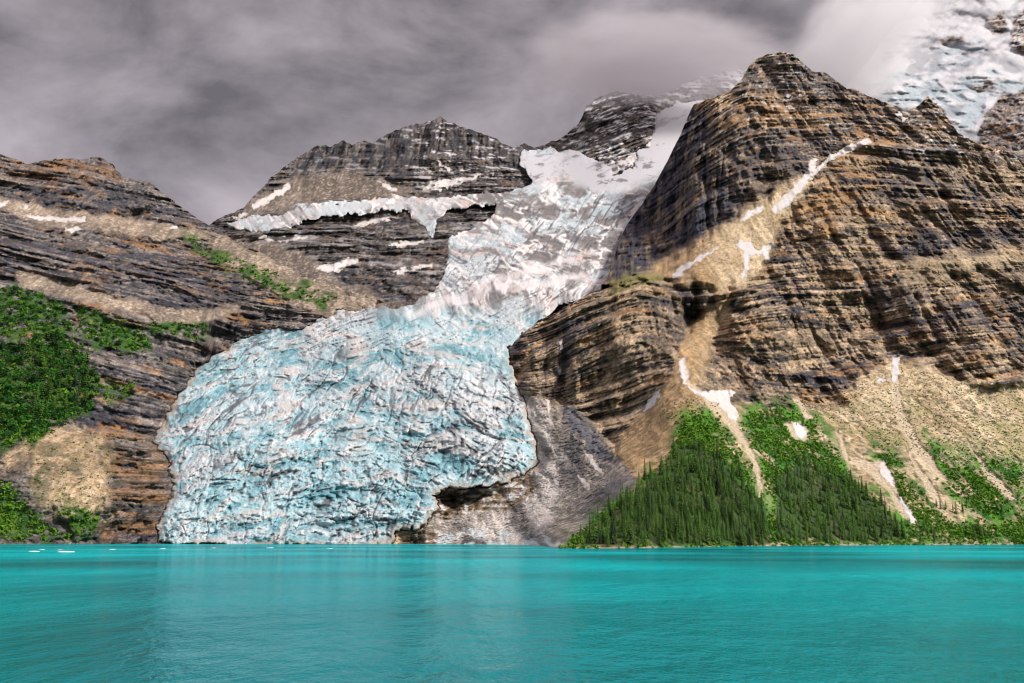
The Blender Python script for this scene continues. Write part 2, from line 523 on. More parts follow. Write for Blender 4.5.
c = mixc(c, (0.055, 0.040, 0.028), lowr * sst(0.0, 0.3, fbm_a(X / 60, Y / 60, S / 3.2, 3, 143, 0.65)) * 0.9)
band = mask(A.PX, A.PY, [[(-90, 188), (20, 186), (60, 178), (110, 180), (140, 190), (170, 205), (205, 224), (170, 224), (120, 216), (60, 208), (10, 200), (-90, 198)],
                         [(100, 250), (150, 252), (200, 270), (250, 288), (250, 300), (200, 305), (150, 295), (100, 285)], [(-90, 232), (30, 235), (90, 245), (90, 262), (30, 250), (-90, 252)]], 4, 6)
c = mixc(c, (0.050, 0.050, 0.062), band * sst(-0.4, 0.2, fbm_a(X / 14, Y / 30, Z / 60, 3, 141)) * (1 - 0.7 * led) * 0.85)
sc = scree_colour(X, Y, Z, 160, (0.29, 0.225, 0.17), (0.185, 0.145, 0.115))
scb = scree_colour(X, Y, Z, 161, (0.42, 0.30, 0.175), (0.25, 0.175, 0.10))
scb = mixc(scb, (0.10, 0.09, 0.05), sst(0.02, 0.35, fbm(X / 22, Y / 30, Z / 30, 4, 165, 0.65)) * 0.75)
m3 = (A_tm)[..., None]; low = sst(410, 440, A.PY)[..., None]
c = c * (1 - m3) + (sc * (1 - low) + scb * low) * m3
gn = fbm(X / 18, Y / 25, Z / 18, 4, 170)
c = mixc(c, (0.035, 0.085, 0.018), A_vm * sst(-0.35, 0.1, gn))
c = mixc(c, (0.10, 0.155, 0.025), A_vm * sst(0.2, 0.5, gn) * 0.7)
c = mixc(c, (0.60, 0.58, 0.58), sst(0.42, 0.55, fbm(X / 16, Y / 16, Z / 8, 3, 175)) * led * sst(250, 200, A.PY) * 0.5)
A.obj = finish_rock("mountain", A, c)

# ------------------------------------------------------------------ middle mountain and pass
B_top = [(150, 250), (195, 232), (212, 223), (228, 214), (244, 206), (254, 197), (266, 184), (278, 172), (292, 162), (308, 150), (322, 144), (330, 146), (342, 140), (352, 144), (362, 141), (372, 143),
         (380, 138), (396, 131), (410, 126), (426, 121), (440, 117), (450, 122), (462, 127), (478, 132), (492, 138), (502, 143), (515, 148), (524, 144), (534, 147), (546, 145),
         (556, 140), (566, 135), (578, 124), (586, 108), (594, 99), (606, 94), (618, 91), (632, 93), (644, 96), (656, 98), (668, 92), (684, 84), (700, 78), (718, 74), (740, 68), (770, 66), (800, 70)]
B_bot = [(150, 330), (300, 345), (395, 345), (440, 330), (500, 320), (620, 315), (650, 250), (700, 190), (800, 150)]
B_depth = rbf_grid([(150, 320, 1900), (210, 226, 2120), (230, 216, 2150), (260, 218, 2140), (300, 205, 2280), (300, 165, 2480), (440, 117, 2720), (440, 190, 2400), (380, 180, 2420), (330, 148, 2560),
                    (520, 150, 2640), (505, 188, 2420), (400, 212, 2240), (400, 292, 1760), (350, 303, 1735), (320, 262, 1860), (300, 238, 1990), (445, 245, 2020), (440, 280, 1870), (380, 250, 1980),
                    (545, 147, 2800), (612, 93, 3020), (656, 100, 3020), (600, 150, 2700), (640, 142, 2660), (620, 165, 2560), (566, 136, 2880), (700, 80, 3230), (750, 68, 3350), (800, 75, 3400),
                    (300, 340, 1680), (500, 320, 1640), (620, 300, 1760), (560, 240, 2050), (480, 160, 2560), (580, 175, 2480), (700, 150, 2700)])
B = Sheet(150, 800, 1.0, B_top, B_bot, 260, B_depth, 1.5, 2)
B_tal = [[(195, 232), (240, 236), (300, 250), (345, 285), (400, 305), (430, 312), (380, 318), (300, 290), (200, 260)], [(250, 200), (300, 175), (350, 170), (400, 185), (420, 195), (330, 202), (280, 210), (245, 215)]]
B_tm = mask(B.PX, B.PY, B_tal, 5, 6, 12, 7)
B_pk = mask(B.PX, B.PY, [[(530, 155), (560, 130), (590, 90), (660, 85), (668, 120), (640, 180), (600, 178), (560, 160)]], 4, 4)
crag = mask(B.PX, B.PY, [[(290, 175), (320, 130), (440, 100), (540, 130), (525, 175), (450, 150), (400, 172), (340, 168)]], 6, 4)
S, led = rock_relief(B, -0.10, np.maximum(B_tm * 0.85, crag * 0.6), 200, 1.1, gully=45, beds=((80, 0.6, 0.35), (26, 0.55, 0.7), (11, 0.5, 0.9)), warp=-0.42 * (B.xyz()[0] - 330) * sst(90, 40, np.hypot(B.PX - 612, B.PY - 140)))
led = led * (1 - 0.7 * crag)
X, Y, Z = B.xyz()
B.Y = B.Y + crag * (46 * ridged(X / 42, Z / 420, 0.0, 3, 251) + 16 * ridged(X / 15, Z / 90, 0.0, 3, 252, 0.6))
c = rock_colour(B, S, led, 200, dark=(0.026, 0.027, 0.035), mid=(0.080, 0.070, 0.067), tan=(0.145, 0.12, 0.10), rust=(0.13, 0.08, 0.05))
X, Y, Z = B.xyz()
vs_ = fbm_a(X / 10, Y / 30, Z / 70, 3, 253)
c = mixc(c, (0.035, 0.035, 0.042), crag * sst(-0.2, 0.2, vs_) * 0.8)
c = mixc(c, (0.16, 0.14, 0.13), crag * sst(0.05, 0.35, -vs_) * 0.7)
sc = scree_colour(X, Y, Z, 260, (0.155, 0.125, 0.107), (0.10, 0.082, 0.072))
c = c * (1 - B_tm[..., None]) + sc * B_tm[..., None]
snow = sst(0.12, 0.40, fbm(X / 34, Y / 34, (S + 0.3 * X) / 10, 4, 270) + 0.45 * led - 0.16) * np.clip(B_pk + 0.55 * sst(395, 430, B.PX) * sst(200, 150, B.PY) + 0.25, 0, 1) * (1 - B_tm)
ridge = mask(B.PX, B.PY, [[(652, 112), (664, 104), (690, 96), (702, 86), (716, 84), (740, 90), (740, 106), (690, 106), (670, 110)]], 2, 4, 8)
snow = np.where(B.PX > 655, sst(-0.25, 0.05, fbm(X / 60, Y / 60, Z / 30, 4, 271) + 0.12) * (1 - ridge * 0.9) * 0.85, snow)
c = mixc(c, (0.72, 0.71, 0.74), snow * 0.92)
B.obj = finish_rock("mountain", B, c, foot=False)

# ------------------------------------------------------------------ east mountain (right)
C_top = [(380, 531), (395, 525), (410, 515), (430, 488), (470, 470), (500, 400), (505, 352), (520, 335), (545, 318), (570, 305), (592, 291), (603, 284), (608, 276), (613, 262), (618, 243), (627, 224), (640, 206), (654, 187), (667, 162),
         (678, 140), (688, 116), (694, 105), (706, 100), (716, 96), (730, 90), (742, 80), (748, 68), (757, 58), (768, 54), (784, 52), (797, 56), (806, 66), (815, 72), (826, 73), (836, 80),
         (846, 88), (858, 90), (870, 97), (882, 102), (898, 106), (905, 111), (920, 104), (928, 97), (936, 105), (948, 118), (958, 132), (975, 142), (1000, 150), (1024, 158), (1100, 160), (1250, 150), (1550, 200)]
C_bot = [(380, 545), (470, 545.2), (530, 546), (545, 547), (556, 549.5), (600, 549), (660, 548), (750, 546.5), (850, 545.5), (950, 545), (1024, 544.5), (1100, 544.5), (1550, 544)]
C_depth = rbf_grid([(556, 549.5, 560), (600, 549, 595), (660, 548, 650), (750, 546.5, 770), (850, 545.5, 870), (950, 545, 930), (1024, 544.5, 985), (1100, 544.5, 1000),
                    (540, 546.5, 800), (520, 545.5, 930), (470, 545, 1010), (430, 544.5, 1060), (390, 544, 1082), (620, 500, 760), (690, 470, 850), (680, 415, 990), (692, 370, 1130), (760, 500, 850), (760, 440, 1000),
                    (600, 412, 1200), (640, 410, 1130), (640, 340, 1235), (600, 340, 1275), (697, 320, 1420), (875, 318, 1490), (770, 300, 1390), (640, 277, 1400), (580, 305, 1420), (690, 262, 1470), (620, 272, 1600), (655, 262, 1660), (617, 246, 1880), (690, 112, 2180), (650, 195, 2020),
                    (700, 222, 1640), (738, 150, 1790), (716, 195, 1690), (668, 235, 1830), (745, 105, 1930), (785, 53, 2200), (750, 80, 2100), (840, 82, 2100), (780, 110, 1980), (850, 382, 1290), (950, 375, 1330), (1000, 372, 1350), (1100, 362, 1400), (900, 300, 1470), (900, 460, 1080),
                    (1000, 460, 1120), (800, 475, 980), (900, 200, 1720), (900, 108, 2040), (1024, 160, 2000), (1024, 250, 1650), (1024, 310, 1480), (1100, 200, 1900), (770, 215, 1660), (720, 252, 1520), (850, 148, 1860),
                    (760, 335, 1300), (700, 290, 1400), (800, 405, 1190), (740, 395, 1160), (530, 470, 1150), (520, 390, 1300), (560, 405, 1260), (600, 470, 1030), (580, 440, 1130), (560, 345, 1330), (512, 360, 1380), (540, 330, 1420), (570, 520, 880), (500, 520, 1080), (960, 240, 1640), (960, 135, 1960)])
C = Sheet(380, 1550, 0.85, C_top, C_bot, 590, C_depth, 1.0, 3)
SC = [[(640, 480), (612, 455), (625, 432), (650, 405), (668, 380), (680, 360), (700, 390), (730, 405), (760, 410), (800, 408), (850, 405), (850, 385), (893, 362), (940, 372), (1000, 385), (1040, 382), (1110, 380), (1110, 560), (540, 560), (556, 547), (600, 515)],
      [(640, 276), (660, 262), (700, 240), (740, 216), (775, 190), (800, 175), (812, 185), (790, 210), (772, 240), (770, 262), (735, 290), (715, 288), (680, 280)],
      [(668, 400), (690, 330), (715, 300), (730, 300), (715, 340), (700, 385), (690, 410)],
      [(905, 262), (960, 252), (1040, 240), (1100, 230), (1100, 262), (1000, 270), (900, 280)]]
MOR = [[(506, 386), (530, 395), (556, 405), (575, 408), (595, 425), (612, 452), (640, 482), (600, 518), (556, 552), (420, 552), (425, 520), (440, 505), (500, 485), (535, 468), (525, 420)]]
VEG = [[(560, 548), (600, 515), (640, 482), (668, 455), (676, 420), (695, 408), (715, 412), (735, 436), (752, 462), (765, 500), (790, 520), (850, 535), (1110, 540), (1110, 550), (560, 551)],
       [(742, 408), (775, 402), (815, 412), (832, 440), (850, 470), (880, 500), (905, 535), (800, 548), (768, 510), (756, 460), (740, 430)],
       [(868, 438), (890, 445), (920, 490), (950, 520), (1000, 520), (1030, 510), (1110, 500), (1110, 550), (900, 548), (895, 500), (880, 470)],
       [(925, 435), (950, 452), (985, 470), (1010, 490), (1024, 500), (1000, 528), (950, 500), (930, 470)], [(960, 445), (1000, 462), (1024, 460), (1024, 490), (985, 480)]]
TRK = [[(680, 360), (686, 358), (690, 378), (700, 390), (716, 398), (736, 410), (738, 425), (750, 446), (760, 465), (763, 492), (760, 500), (755, 470), (744, 447), (728, 424), (704, 402), (684, 382)],
       [(890, 375), (898, 375), (903, 410), (918, 440), (938, 465), (950, 482), (940, 482), (915, 455), (898, 425)],
       [(835, 428), (842, 435), (850, 460), (884, 460), (893, 478), (905, 505), (918, 522), (905, 520), (890, 495), (872, 475), (846, 460)],
       [(968, 440), (978, 455), (1000, 478), (1018, 500), (1010, 500), (985, 475)], [(905, 440), (912, 455), (930, 480), (945, 510), (938, 508), (918, 475)], [(790, 395), (800, 400), (814, 420), (806, 420)],
       [(783, 424), (800, 420), (808, 430), (806, 442), (794, 440)]]
m_s = np.maximum(mask(C.PX, C.PY, SC[:3], 5, 7, 12, 8), mask(C.PX, C.PY, SC[3:], 8, 12, 14, 8) * 0.6)
m_m = mask(C.PX, C.PY, MOR, 3, 4, 10, 9)
m_v = mask(C.PX, C.PY, VEG, 11, 12, 12, 10)
m_t = mask(C.PX, C.PY, TRK, 1.5, 3, 10, 11)
calm = np.clip(np.maximum(m_s * 0.96, m_m * 0.85), 0, 1)
X, Y, Z = C.xyz()
wc = sst(170, 40, np.hypot((C.PX - 745) * 0.85, C.PY - 165))
wd = sst(120, 40, np.hypot((C.PX - 600) * 0.9, C.PY - 345))
S, led = rock_relief(C, -0.12, calm, 300, 1.0, gully=68, warp=-wc * 0.20 * (X - 450) + wd * 0.0032 * (np.minimum(C.PX, 655) - 655) ** 2)
X, Y, Z = C.xyz()
# cleft between the rounded buttress and the cliffs east of it, and other joints
for x0, y0, x1, y1, w, dp in ((700, 285, 682, 350, 7, 60), (733, 285, 700, 385, 8, 45), (566, 330, 562, 420, 5, 40), (895, 235, 905, 255, 5, 25), (862, 290, 892, 355, 5, 40), (810, 330, 838, 372, 3.5, 22), (690, 150, 672, 215, 5, 25)):
    t = np.clip(((C.PX - x0) * (x1 - x0) + (C.PY - y0) * (y1 - y0)) / ((x1 - x0) ** 2 + (y1 - y0) ** 2), 0, 1)
    dd = np.hypot(C.PX - x0 - t * (x1 - x0), C.PY - y0 - t * (y1 - y0)) + 2.5 * fbm(C.PX / 8, C.PY / 8, 1.0, 2, 77)
    C.Y = C.Y + dp * np.exp(-np.clip(dd / (w * (0.35 + 0.8 * np.sin(np.pi * np.clip(t, 0, 1)))), 0, 9) ** 2) * np.sin(np.pi * np.clip(t * 0.9 + 0.05, 0, 1)) * 0.7
ribs = mask(C.PX, C.PY, [[(610, 285), (612, 240), (660, 170), (690, 105), (720, 105), (735, 190), (710, 235), (660, 272)]], 10, 6)
C.Y = C.Y + ribs * (42 * ridged(C.PX / 17, Z / 420, 0.0, 3, 353, 0.6) + 12 * ridged(C.PX / 6, Z / 90, 0.0, 3, 354, 0.65))
# moraine: coarse lumps and rills
C.Y = C.Y + m_m * (9 * ridged((X + 0.5 * Z) / 34, Y / 160, Z / 200, 3, 351) + 6.5 * fbm(X / 7, Y / 10, Z / 8, 4, 352, 0.68))
C.Y = C.Y + m_t * 5
c = rock_colour(C, S, led, 300, mid=(0.185, 0.140, 0.098), tan=(0.48, 0.35, 0.215), rust=(0.31, 0.165, 0.07))
X, Y, Z = C.xyz()
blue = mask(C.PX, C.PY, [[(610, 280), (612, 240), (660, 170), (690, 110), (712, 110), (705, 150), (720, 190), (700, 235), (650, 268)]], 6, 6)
c = mixc(c, (0.028, 0.032, 0.058), blue * sst(-0.4, 0.1, fbm_a(C.PX / 6, 0, Z / 60, 3, 380, 0.6)) * 0.88)  # shade of the left-facing cliff put into the rock colour as dark blue
c = mixc(c, (0.33, 0.25, 0.14), blue * sst(0.22, 0.45, fbm_a(C.PX / 7, 0, Z / 50, 3, 381, 0.6)) * 0.75)
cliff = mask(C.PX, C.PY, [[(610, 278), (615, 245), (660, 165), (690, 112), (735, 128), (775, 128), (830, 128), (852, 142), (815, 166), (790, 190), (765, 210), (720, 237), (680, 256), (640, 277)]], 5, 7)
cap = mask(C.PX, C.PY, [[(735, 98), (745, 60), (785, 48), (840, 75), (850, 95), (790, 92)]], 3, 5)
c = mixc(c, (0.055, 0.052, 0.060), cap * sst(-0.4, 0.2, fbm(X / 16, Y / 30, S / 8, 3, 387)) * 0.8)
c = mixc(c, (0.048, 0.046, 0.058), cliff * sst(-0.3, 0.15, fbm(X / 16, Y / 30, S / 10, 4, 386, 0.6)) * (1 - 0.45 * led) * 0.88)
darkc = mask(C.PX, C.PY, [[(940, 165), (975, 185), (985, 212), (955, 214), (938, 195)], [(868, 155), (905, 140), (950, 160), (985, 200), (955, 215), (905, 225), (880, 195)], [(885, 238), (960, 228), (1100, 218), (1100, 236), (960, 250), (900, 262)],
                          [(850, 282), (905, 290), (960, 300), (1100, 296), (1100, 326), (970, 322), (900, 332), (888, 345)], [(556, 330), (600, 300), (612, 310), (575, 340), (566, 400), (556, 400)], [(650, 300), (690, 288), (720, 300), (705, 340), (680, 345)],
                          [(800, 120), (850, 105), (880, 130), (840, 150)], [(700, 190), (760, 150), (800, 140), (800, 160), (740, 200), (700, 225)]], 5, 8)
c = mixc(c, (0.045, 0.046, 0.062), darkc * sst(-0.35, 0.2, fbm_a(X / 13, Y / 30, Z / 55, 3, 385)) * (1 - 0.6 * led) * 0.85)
rusty = mask(C.PX, C.PY, [[(690, 100), (740, 95), (790, 98), (860, 115), (880, 150), (840, 160), (780, 130), (720, 125)], [(690, 240), (760, 220), (800, 200), (850, 150), (900, 130), (880, 180), (820, 240), (780, 262), (730, 290), (680, 282)]], 8, 10)
c = mixc(c, (0.33, 0.18, 0.075), rusty * sst(-0.2, 0.35, fbm(X / 70, Y / 70, S / 14, 4, 382)) * 0.7)
sA = scree_colour(X, Y, Z, 360, (0.50, 0.385, 0.245), (0.36, 0.265, 0.15))
sB = scree_colour(X, Y, Z, 361, (0.40, 0.25, 0.115), (0.27, 0.165, 0.075))
wO = (sst(745, 690, C.PX) * 0.9)[..., None]
sA = sA * (1 - wO) + sB * wO
dots = sst(0.30, 0.42, fbm(X / 6.0, Y / 9, Z / 6, 2, 362)) * sst(350, 420, C.PY) * sst(740, 790, C.PX)
grass = sst(0.0, 0.4, fbm(X / 40, Y / 60, Z / 40, 3, 363)) * sst(365, 440, C.PY) * sst(720, 790, C.PX)
sA = mixc(sA, (0.22, 0.215, 0.075), grass * 0.55)
sA = mixc(sA, (0.06, 0.075, 0.03), dots * 0.8)
c = c * (1 - m_s[..., None]) + sA * m_s[..., None]
mo = scree_colour(X, Y, Z, 370, (0.215, 0.19, 0.17), (0.125, 0.112, 0.108))
mo = mixc(mo, (0.075, 0.075, 0.085), sst(0.0, 0.3, fbm(X / 25, Y / 80, Z / 60, 3, 372)) * 0.7)
dust = mask(C.PX, C.PY, [[(440, 520), (480, 500), (530, 485), (535, 440), (515, 395), (545, 405), (560, 450), (560, 500), (530, 545), (440, 548)]], 12, 10)
mo = mixc(mo, (0.62, 0.555, 0.51), dust * sst(-0.3, 0.25, fbm((X + 0.5 * Z) / 24, Y / 120, Z / 120, 4, 373)) * 0.85)
toe = mask(C.PX, C.PY, [[(428, 490), (470, 484), (532, 474), (537, 490), (515, 505), (480, 512), (445, 522), (432, 512)], [(388, 546), (392, 530), (440, 530), (440, 546)]], 4, 6, 8)
tn = fbm(C.PX / 9, C.PY / 3.2, 1.0, 4, 374, 0.65)
mo = mixc(mo, (0.22, 0.145, 0.08), toe * 0.9)
mo = mixc(mo, (0.06, 0.05, 0.04), toe * sst(0.12, 0.35, tn))
mo = mixc(mo, (0.56, 0.54, 0.53), toe * sst(0.02, 0.22, -tn))
foot = mask(C.PX, C.PY, [[(436, 536), (470, 530), (540, 534), (560, 546), (436, 548)]], 3, 4, 8)
mo = mixc(mo, (0.50, 0.53, 0.54), foot * sst(-0.2, 0.15, fbm(C.PX / 12, C.PY / 4, 1.0, 3, 377)) * 0.85)
gst = mask(C.PX, C.PY, [[(562, 405), (575, 412), (600, 440), (612, 462), (596, 458), (572, 430)]], 4, 4)
mo = mixc(mo, (0.10, 0.10, 0.125), gst * 0.85)
c = c * (1 - m_m[..., None]) + mo * m_m[..., None]
gn = fbm(X / 16, Y / 30, Z / 16, 4, 364)
c = mixc(c, (0.022, 0.100, 0.012), m_v * sst(-0.45, 0.0, gn))
c = mixc(c, (0.095, 0.235, 0.020), m_v * sst(0.05, 0.4, gn) * 0.85)
wood = mask(C.PX, C.PY, [[(578, 548), (602, 522), (640, 488), (668, 462), (684, 446), (700, 446), (722, 462), (742, 480), (760, 505), (768, 530), (770, 544)], [(776, 478), (800, 462), (826, 470), (850, 484), (872, 500), (896, 520), (906, 538), (850, 541), (776, 539)]], 4, 3)
c = mixc(c, (0.030, 0.050, 0.018), wood * 0.85)
c = mixc(c, (0.48, 0.385, 0.275), m_t * 0.9)
shore = sst(2.2, 0.6, C.bot[None] - C.PY) * sst(540, 560, C.PX)
c = mixc(c, (0.33, 0.26, 0.19), shore * 0.9)
fleck = sst(0.24, 0.36, fbm(X / 20, Y / 20, S / 9, 3, 375)) * led * sst(170, 110, C.PY)
fl2 = sst(0.36, 0.46, fbm(X / 18, Y / 18, S / 8, 3, 376)) * sst(880, 930, C.PX) * sst(190, 140, C.PY)
c = mixc(c, (0.72, 0.70, 0.71), np.maximum(fleck, fl2) * 0.9)
moss = mask(C.PX, C.PY, [[(608, 285), (625, 275), (650, 272), (670, 280), (640, 284), (612, 296)]], 3, 4)
c = mixc(c, (0.17, 0.16, 0.05), moss * 0.8)
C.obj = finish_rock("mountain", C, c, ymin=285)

# ------------------------------------------------------------------ snow mountain far behind on the right
D_top = [(815, 112), (835, 98), (852, 80), (870, 58), (888, 34), (910, 8), (940, -20), (980, -45), (1024, -62), (1110, -85), (1300, -60), (1500, 40)]
D_bot = [(815, 125), (900, 150), (960, 170), (1024, 185), (1110, 185), (1500, 185)]
D_depth = rbf_grid([(830, 100, 3300), (860, 90, 3300), (900, 118, 3100), (930, 150, 2950), (940, 120, 3050), (1000, 135, 2950), (1024, 165, 2800), (1100, 165, 2800), (950, 60, 3500), (900, 70, 3400), (1024, 70, 3350),
                    (1024, 0, 3900), (900, 25, 3900), (1000, 105, 3100), (980, 85, 3250), (1100, -60, 4300), (1024, -60, 4250), (960, 0, 3850)])
D = Sheet(815, 1500, 1.0, D_top, D_bot, 230, D_depth, 0.6, 4)
rockD = mask(D.PX, D.PY, [[(975, 150), (985, 115), (1005, 92), (1024, 90), (1060, 80), (1060, 190), (980, 180)], [(1010, 45), (1012, 22), (1028, 0), (1060, 0), (1060, 80), (1025, 60)],
                          [(988, 18), (1003, 10), (1008, 30), (992, 36)], [(972, 86), (990, 82), (996, 88), (980, 92)], [(922, 118), (934, 98), (946, 110), (952, 132), (930, 135)], [(880, 55), (890, 52), (893, 60), (884, 62)], [(940, 40), (960, 36), (962, 42), (944, 46)]], 2.5, 4, 7, 21)
seracD = mask(D.PX, D.PY, [[(870, 96), (900, 88), (935, 82), (945, 92), (960, 78), (990, 70), (1024, 84), (1024, 98), (985, 96), (985, 118), (960, 130), (940, 112), (915, 110), (890, 106)], [(880, 78), (920, 70), (960, 56), (990, 60), (950, 72), (900, 84)], [(930, 50), (985, 42), (990, 48), (935, 58)]], 3, 5, 9, 22)
S, led = rock_relief(D, -0.25, 1 - rockD, 400, 1.0, gully=20)
X, Y, Z = D.xyz()
Rn = ridged(X / 80, 0, Z / 60, 4, 431)
D.Y = D.Y + 80 * fbm(X / 210, 0, Z / 190, 3, 430) + seracD * (26 * Rn) + (1 - rockD) * 9 * ridged((X - Z) / 60, 0, (X + Z) / 240, 3, 432)
c = np.zeros(D.PX.shape + (3,), f32) + np.asarray((0.56, 0.555, 0.58), f32)
c = mixc(c, (0.34, 0.40, 0.44), seracD * sst(0.15, -0.25, -Rn) * 0.9)
c = mixc(c, (0.20, 0.21, 0.24), sst(0.08, 0.4, fbm((X - Z) / 80, 0, (X + Z) / 200, 4, 433)) * 0.6
                                         )
rc = rock_colour(D, S, led, 400, mid=(0.14, 0.115, 0.105))
rc = mixc(rc, (0.75, 0.75, 0.78), led * sst(-0.1, 0.2, fbm(X / 40, Y / 40, S / 12, 3, 434)) * 0.9)
c = c * (1 - rockD[..., None]) + rc * rockD[..., None]
D.obj = finish_rock("mountain", D, c, foot=False, ice=False)

# ------------------------------------------------------------------ glacier
def build_glacier():
    dx = 0.8
    px = np.arange(146, 742, dx); py = np.arange(546, 74, -dx)
    PX, PY = [a.astype(f32) for a in np.meshgrid(px, py)]
    qx, qy = PX, PY
    sd = ice_margin(PX, PY)
    Yd = G_depth(PX, PY)
    Yd = np.maximum.accumulate(Yd, axis=0)
    X, Y, Z = [a.astype(f32) for a in world(PX, PY, Yd)]
    snowf = mask(PX, PY, [[(515, 150), (600, 150), (640, 130), (655, 90), (740, 70), (740, 130), (690, 150), (650, 185), (600, 192), (560, 172), (530, 190)]], 7, 8, 20, 31)
    band = mask(PX, PY, [[(405, 315), (440, 298), (490, 286), (540, 279), (590, 275), (600, 280), (540, 286), (490, 294), (450, 308)], [(440, 300), (520, 270), (570, 258), (575, 264), (530, 277)]], 4, 7, 16, 32)
    shelf = sst(-2, 3, polysd(qx, qy, SHELF)) * sst(470, 440, PX)
    lowz = sst(285, 330, PY)
    # ogive coordinates: arcs bowed across the flow; radial coordinate for the splaying crevasses
    ys = [90, 130, 200, 290, 350, 440, 545]
    fu = (PX - np.interp(PY, ys, [680, 655, 575, 520, 400, 350, 300])) / (np.interp(PY, ys, [150, 160, 185, 205, 290, 370, 330]) / 250.0)
    q = PY - 0.0011 * lowz * (PX - 395) ** 2 + (1 - lowz) * 0.0016 * (PX - 560) ** 2
    wx = fbm(PX / 38, PY / 30, 0, 3, 500) * 9; wv = fbm(PX / 38, PY / 30, 3, 3, 501) * 9
    p = (PX + wx).astype(f32); q = (q + wv).astype(f32); fu = (fu + wx).astype(f32)
    patch_ = fbm(p / 32, q / 12.5, 2.0, 5, 540, 0.64)
    line = ridged(p / 64, q / 15, 4.0, 4, 541, 0.62)
    line2 = ridged((p + 0.8 * q) / 26, (q - 0.5 * p) / 12, 6.0, 3, 542, 0.62)
    big = fbm(PX / 70, PY / 55, 0, 3, 502)
    tex = fbm(PX / 3.4, PY / 2.8, 1.0, 3, 530, 0.75)
    mid = fbm(p / 10, q / 6, 1.5, 4, 531, 0.68)
    g1, g2, cid2 = worley2(p / 4.4 + 0.3 * tex, q / 3.6, 505)
    crk = ridged(fu / 7, PY / 22, 0.5, 2, 503, 0.5)
    crk2 = ridged((p + 0.5 * q) / 22, (q - 0.3 * p) / 7, 0.7, 2, 504, 0.5)
    rg = np.clip(1 - 0.93 * snowf - 0.75 * band - 0.3 * shelf, 0.05, 1)
    H = 18 * big + 12 * patch_ + 5 * line + 3.6 * mid + 1.9 * tex + 2.2 * (cid2 - 0.5) - 4 * sst(0.66, 0.9, crk) - 3.5 * sst(0.68, 0.9, crk2)
    H = H * (1 - 0.55 * shelf)
    H = H * rg + 10 * fbm(PX / 100, PY / 70, 4, 3, 507)
    H = H * sst(-1, 11, sd)
    edge = (4 + 8 * sst(520, 545, PY)) * (1 - np.exp(-np.clip(sd, 0, 60) / 7.0)) * (1 - 0.75 * shelf)
    out = np.clip(-sd, 0, 30)
    Yg = Yd - H - edge + out * 6 + 5
    Yg = np.where(sd < 0, np.maximum(Yg, Yd), Yg)
    Xg, Yq, Zg = world(PX, PY, Yg)
    P = np.stack([Xg, Yq, Zg], -1)
    # what the ice is made of: old firn, clean blue ice in the hollows, pink dust lines, grit in the cracks
    c = np.zeros(PX.shape + (3,), f32) + np.asarray((0.43, 0.475, 0.50), f32)
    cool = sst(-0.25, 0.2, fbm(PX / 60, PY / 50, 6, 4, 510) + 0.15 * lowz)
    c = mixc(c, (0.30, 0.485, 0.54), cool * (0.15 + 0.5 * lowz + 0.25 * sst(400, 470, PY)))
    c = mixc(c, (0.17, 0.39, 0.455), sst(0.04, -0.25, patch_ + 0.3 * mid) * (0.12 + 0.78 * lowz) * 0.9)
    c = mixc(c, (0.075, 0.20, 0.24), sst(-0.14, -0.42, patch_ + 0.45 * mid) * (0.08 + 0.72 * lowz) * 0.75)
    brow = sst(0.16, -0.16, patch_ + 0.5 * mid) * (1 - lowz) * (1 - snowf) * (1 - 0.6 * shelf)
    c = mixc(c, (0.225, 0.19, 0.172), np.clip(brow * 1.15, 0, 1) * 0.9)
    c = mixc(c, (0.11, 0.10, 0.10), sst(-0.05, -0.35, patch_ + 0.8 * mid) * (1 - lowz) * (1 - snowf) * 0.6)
    c = mixc(c, (0.64, 0.65, 0.665), sst(0.12, 0.42, mid + 0.4 * patch_) * 0.75)
    c = mixc(c, (0.56, 0.465, 0.43), sst(0.48, 0.74, line) * (0.6 + 0.3 * (1 - lowz)))
    c = mixc(c, (0.76, 0.72, 0.715), sst(0.5, 0.75, line2) * (0.25 + 0.6 * (1 - lowz)) * (1 - snowf))
    gz = sst(-0.3, 0.2, fbm(PX / 30, PY / 24, 2, 3, 512))
    c = mixc(c, (0.095, 0.10, 0.115), sst(0.12, 0.40, -tex) * (0.35 + 0.6 * gz) * rg * 0.85)
    c = mixc(c, (0.07, 0.075, 0.09), np.maximum(sst(0.70, 0.88, crk), sst(0.72, 0.9, crk2)) * (0.3 + 0.55 * gz) * rg)
    c = mixc(c, (0.62, 0.565, 0.565), band * 0.75 * sst(-0.5, 0.1, mid))
    sn = fbm((PX - PY) / 40, (PY + 0.4 * PX) / 9, 3, 5, 518, 0.62)
    c = mixc(c, (0.45, 0.44, 0.47), snowf * 0.95)
    c = mixc(c, (0.24, 0.24, 0.27), snowf * sst(0.10, 0.34, sn) * 0.75)
    c = mixc(c, (0.10, 0.095, 0.10), snowf * sst(0.30, 0.42, fbm(PX / 12, PY / 5, 4, 4, 519, 0.65)) * 0.8)
    c = mixc(c, (0.36, 0.365, 0.385), shelf * sst(-0.3, 0.3, mid) * 0.75)
    c = mixc(c, (0.36, 0.30, 0.24), sst(5, 0, sd + 6 * mid) * sst(330, 380, PY) * 0.75)
    keep = sd > -1.8
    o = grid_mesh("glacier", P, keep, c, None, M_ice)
    tag(o, "crevassed blue white glacier tumbling between the mountains down into the turquoise lake", "glacier")
    return px, py, Yg, sd


Gpx, Gpy, GYg, Gsd = build_glacier()


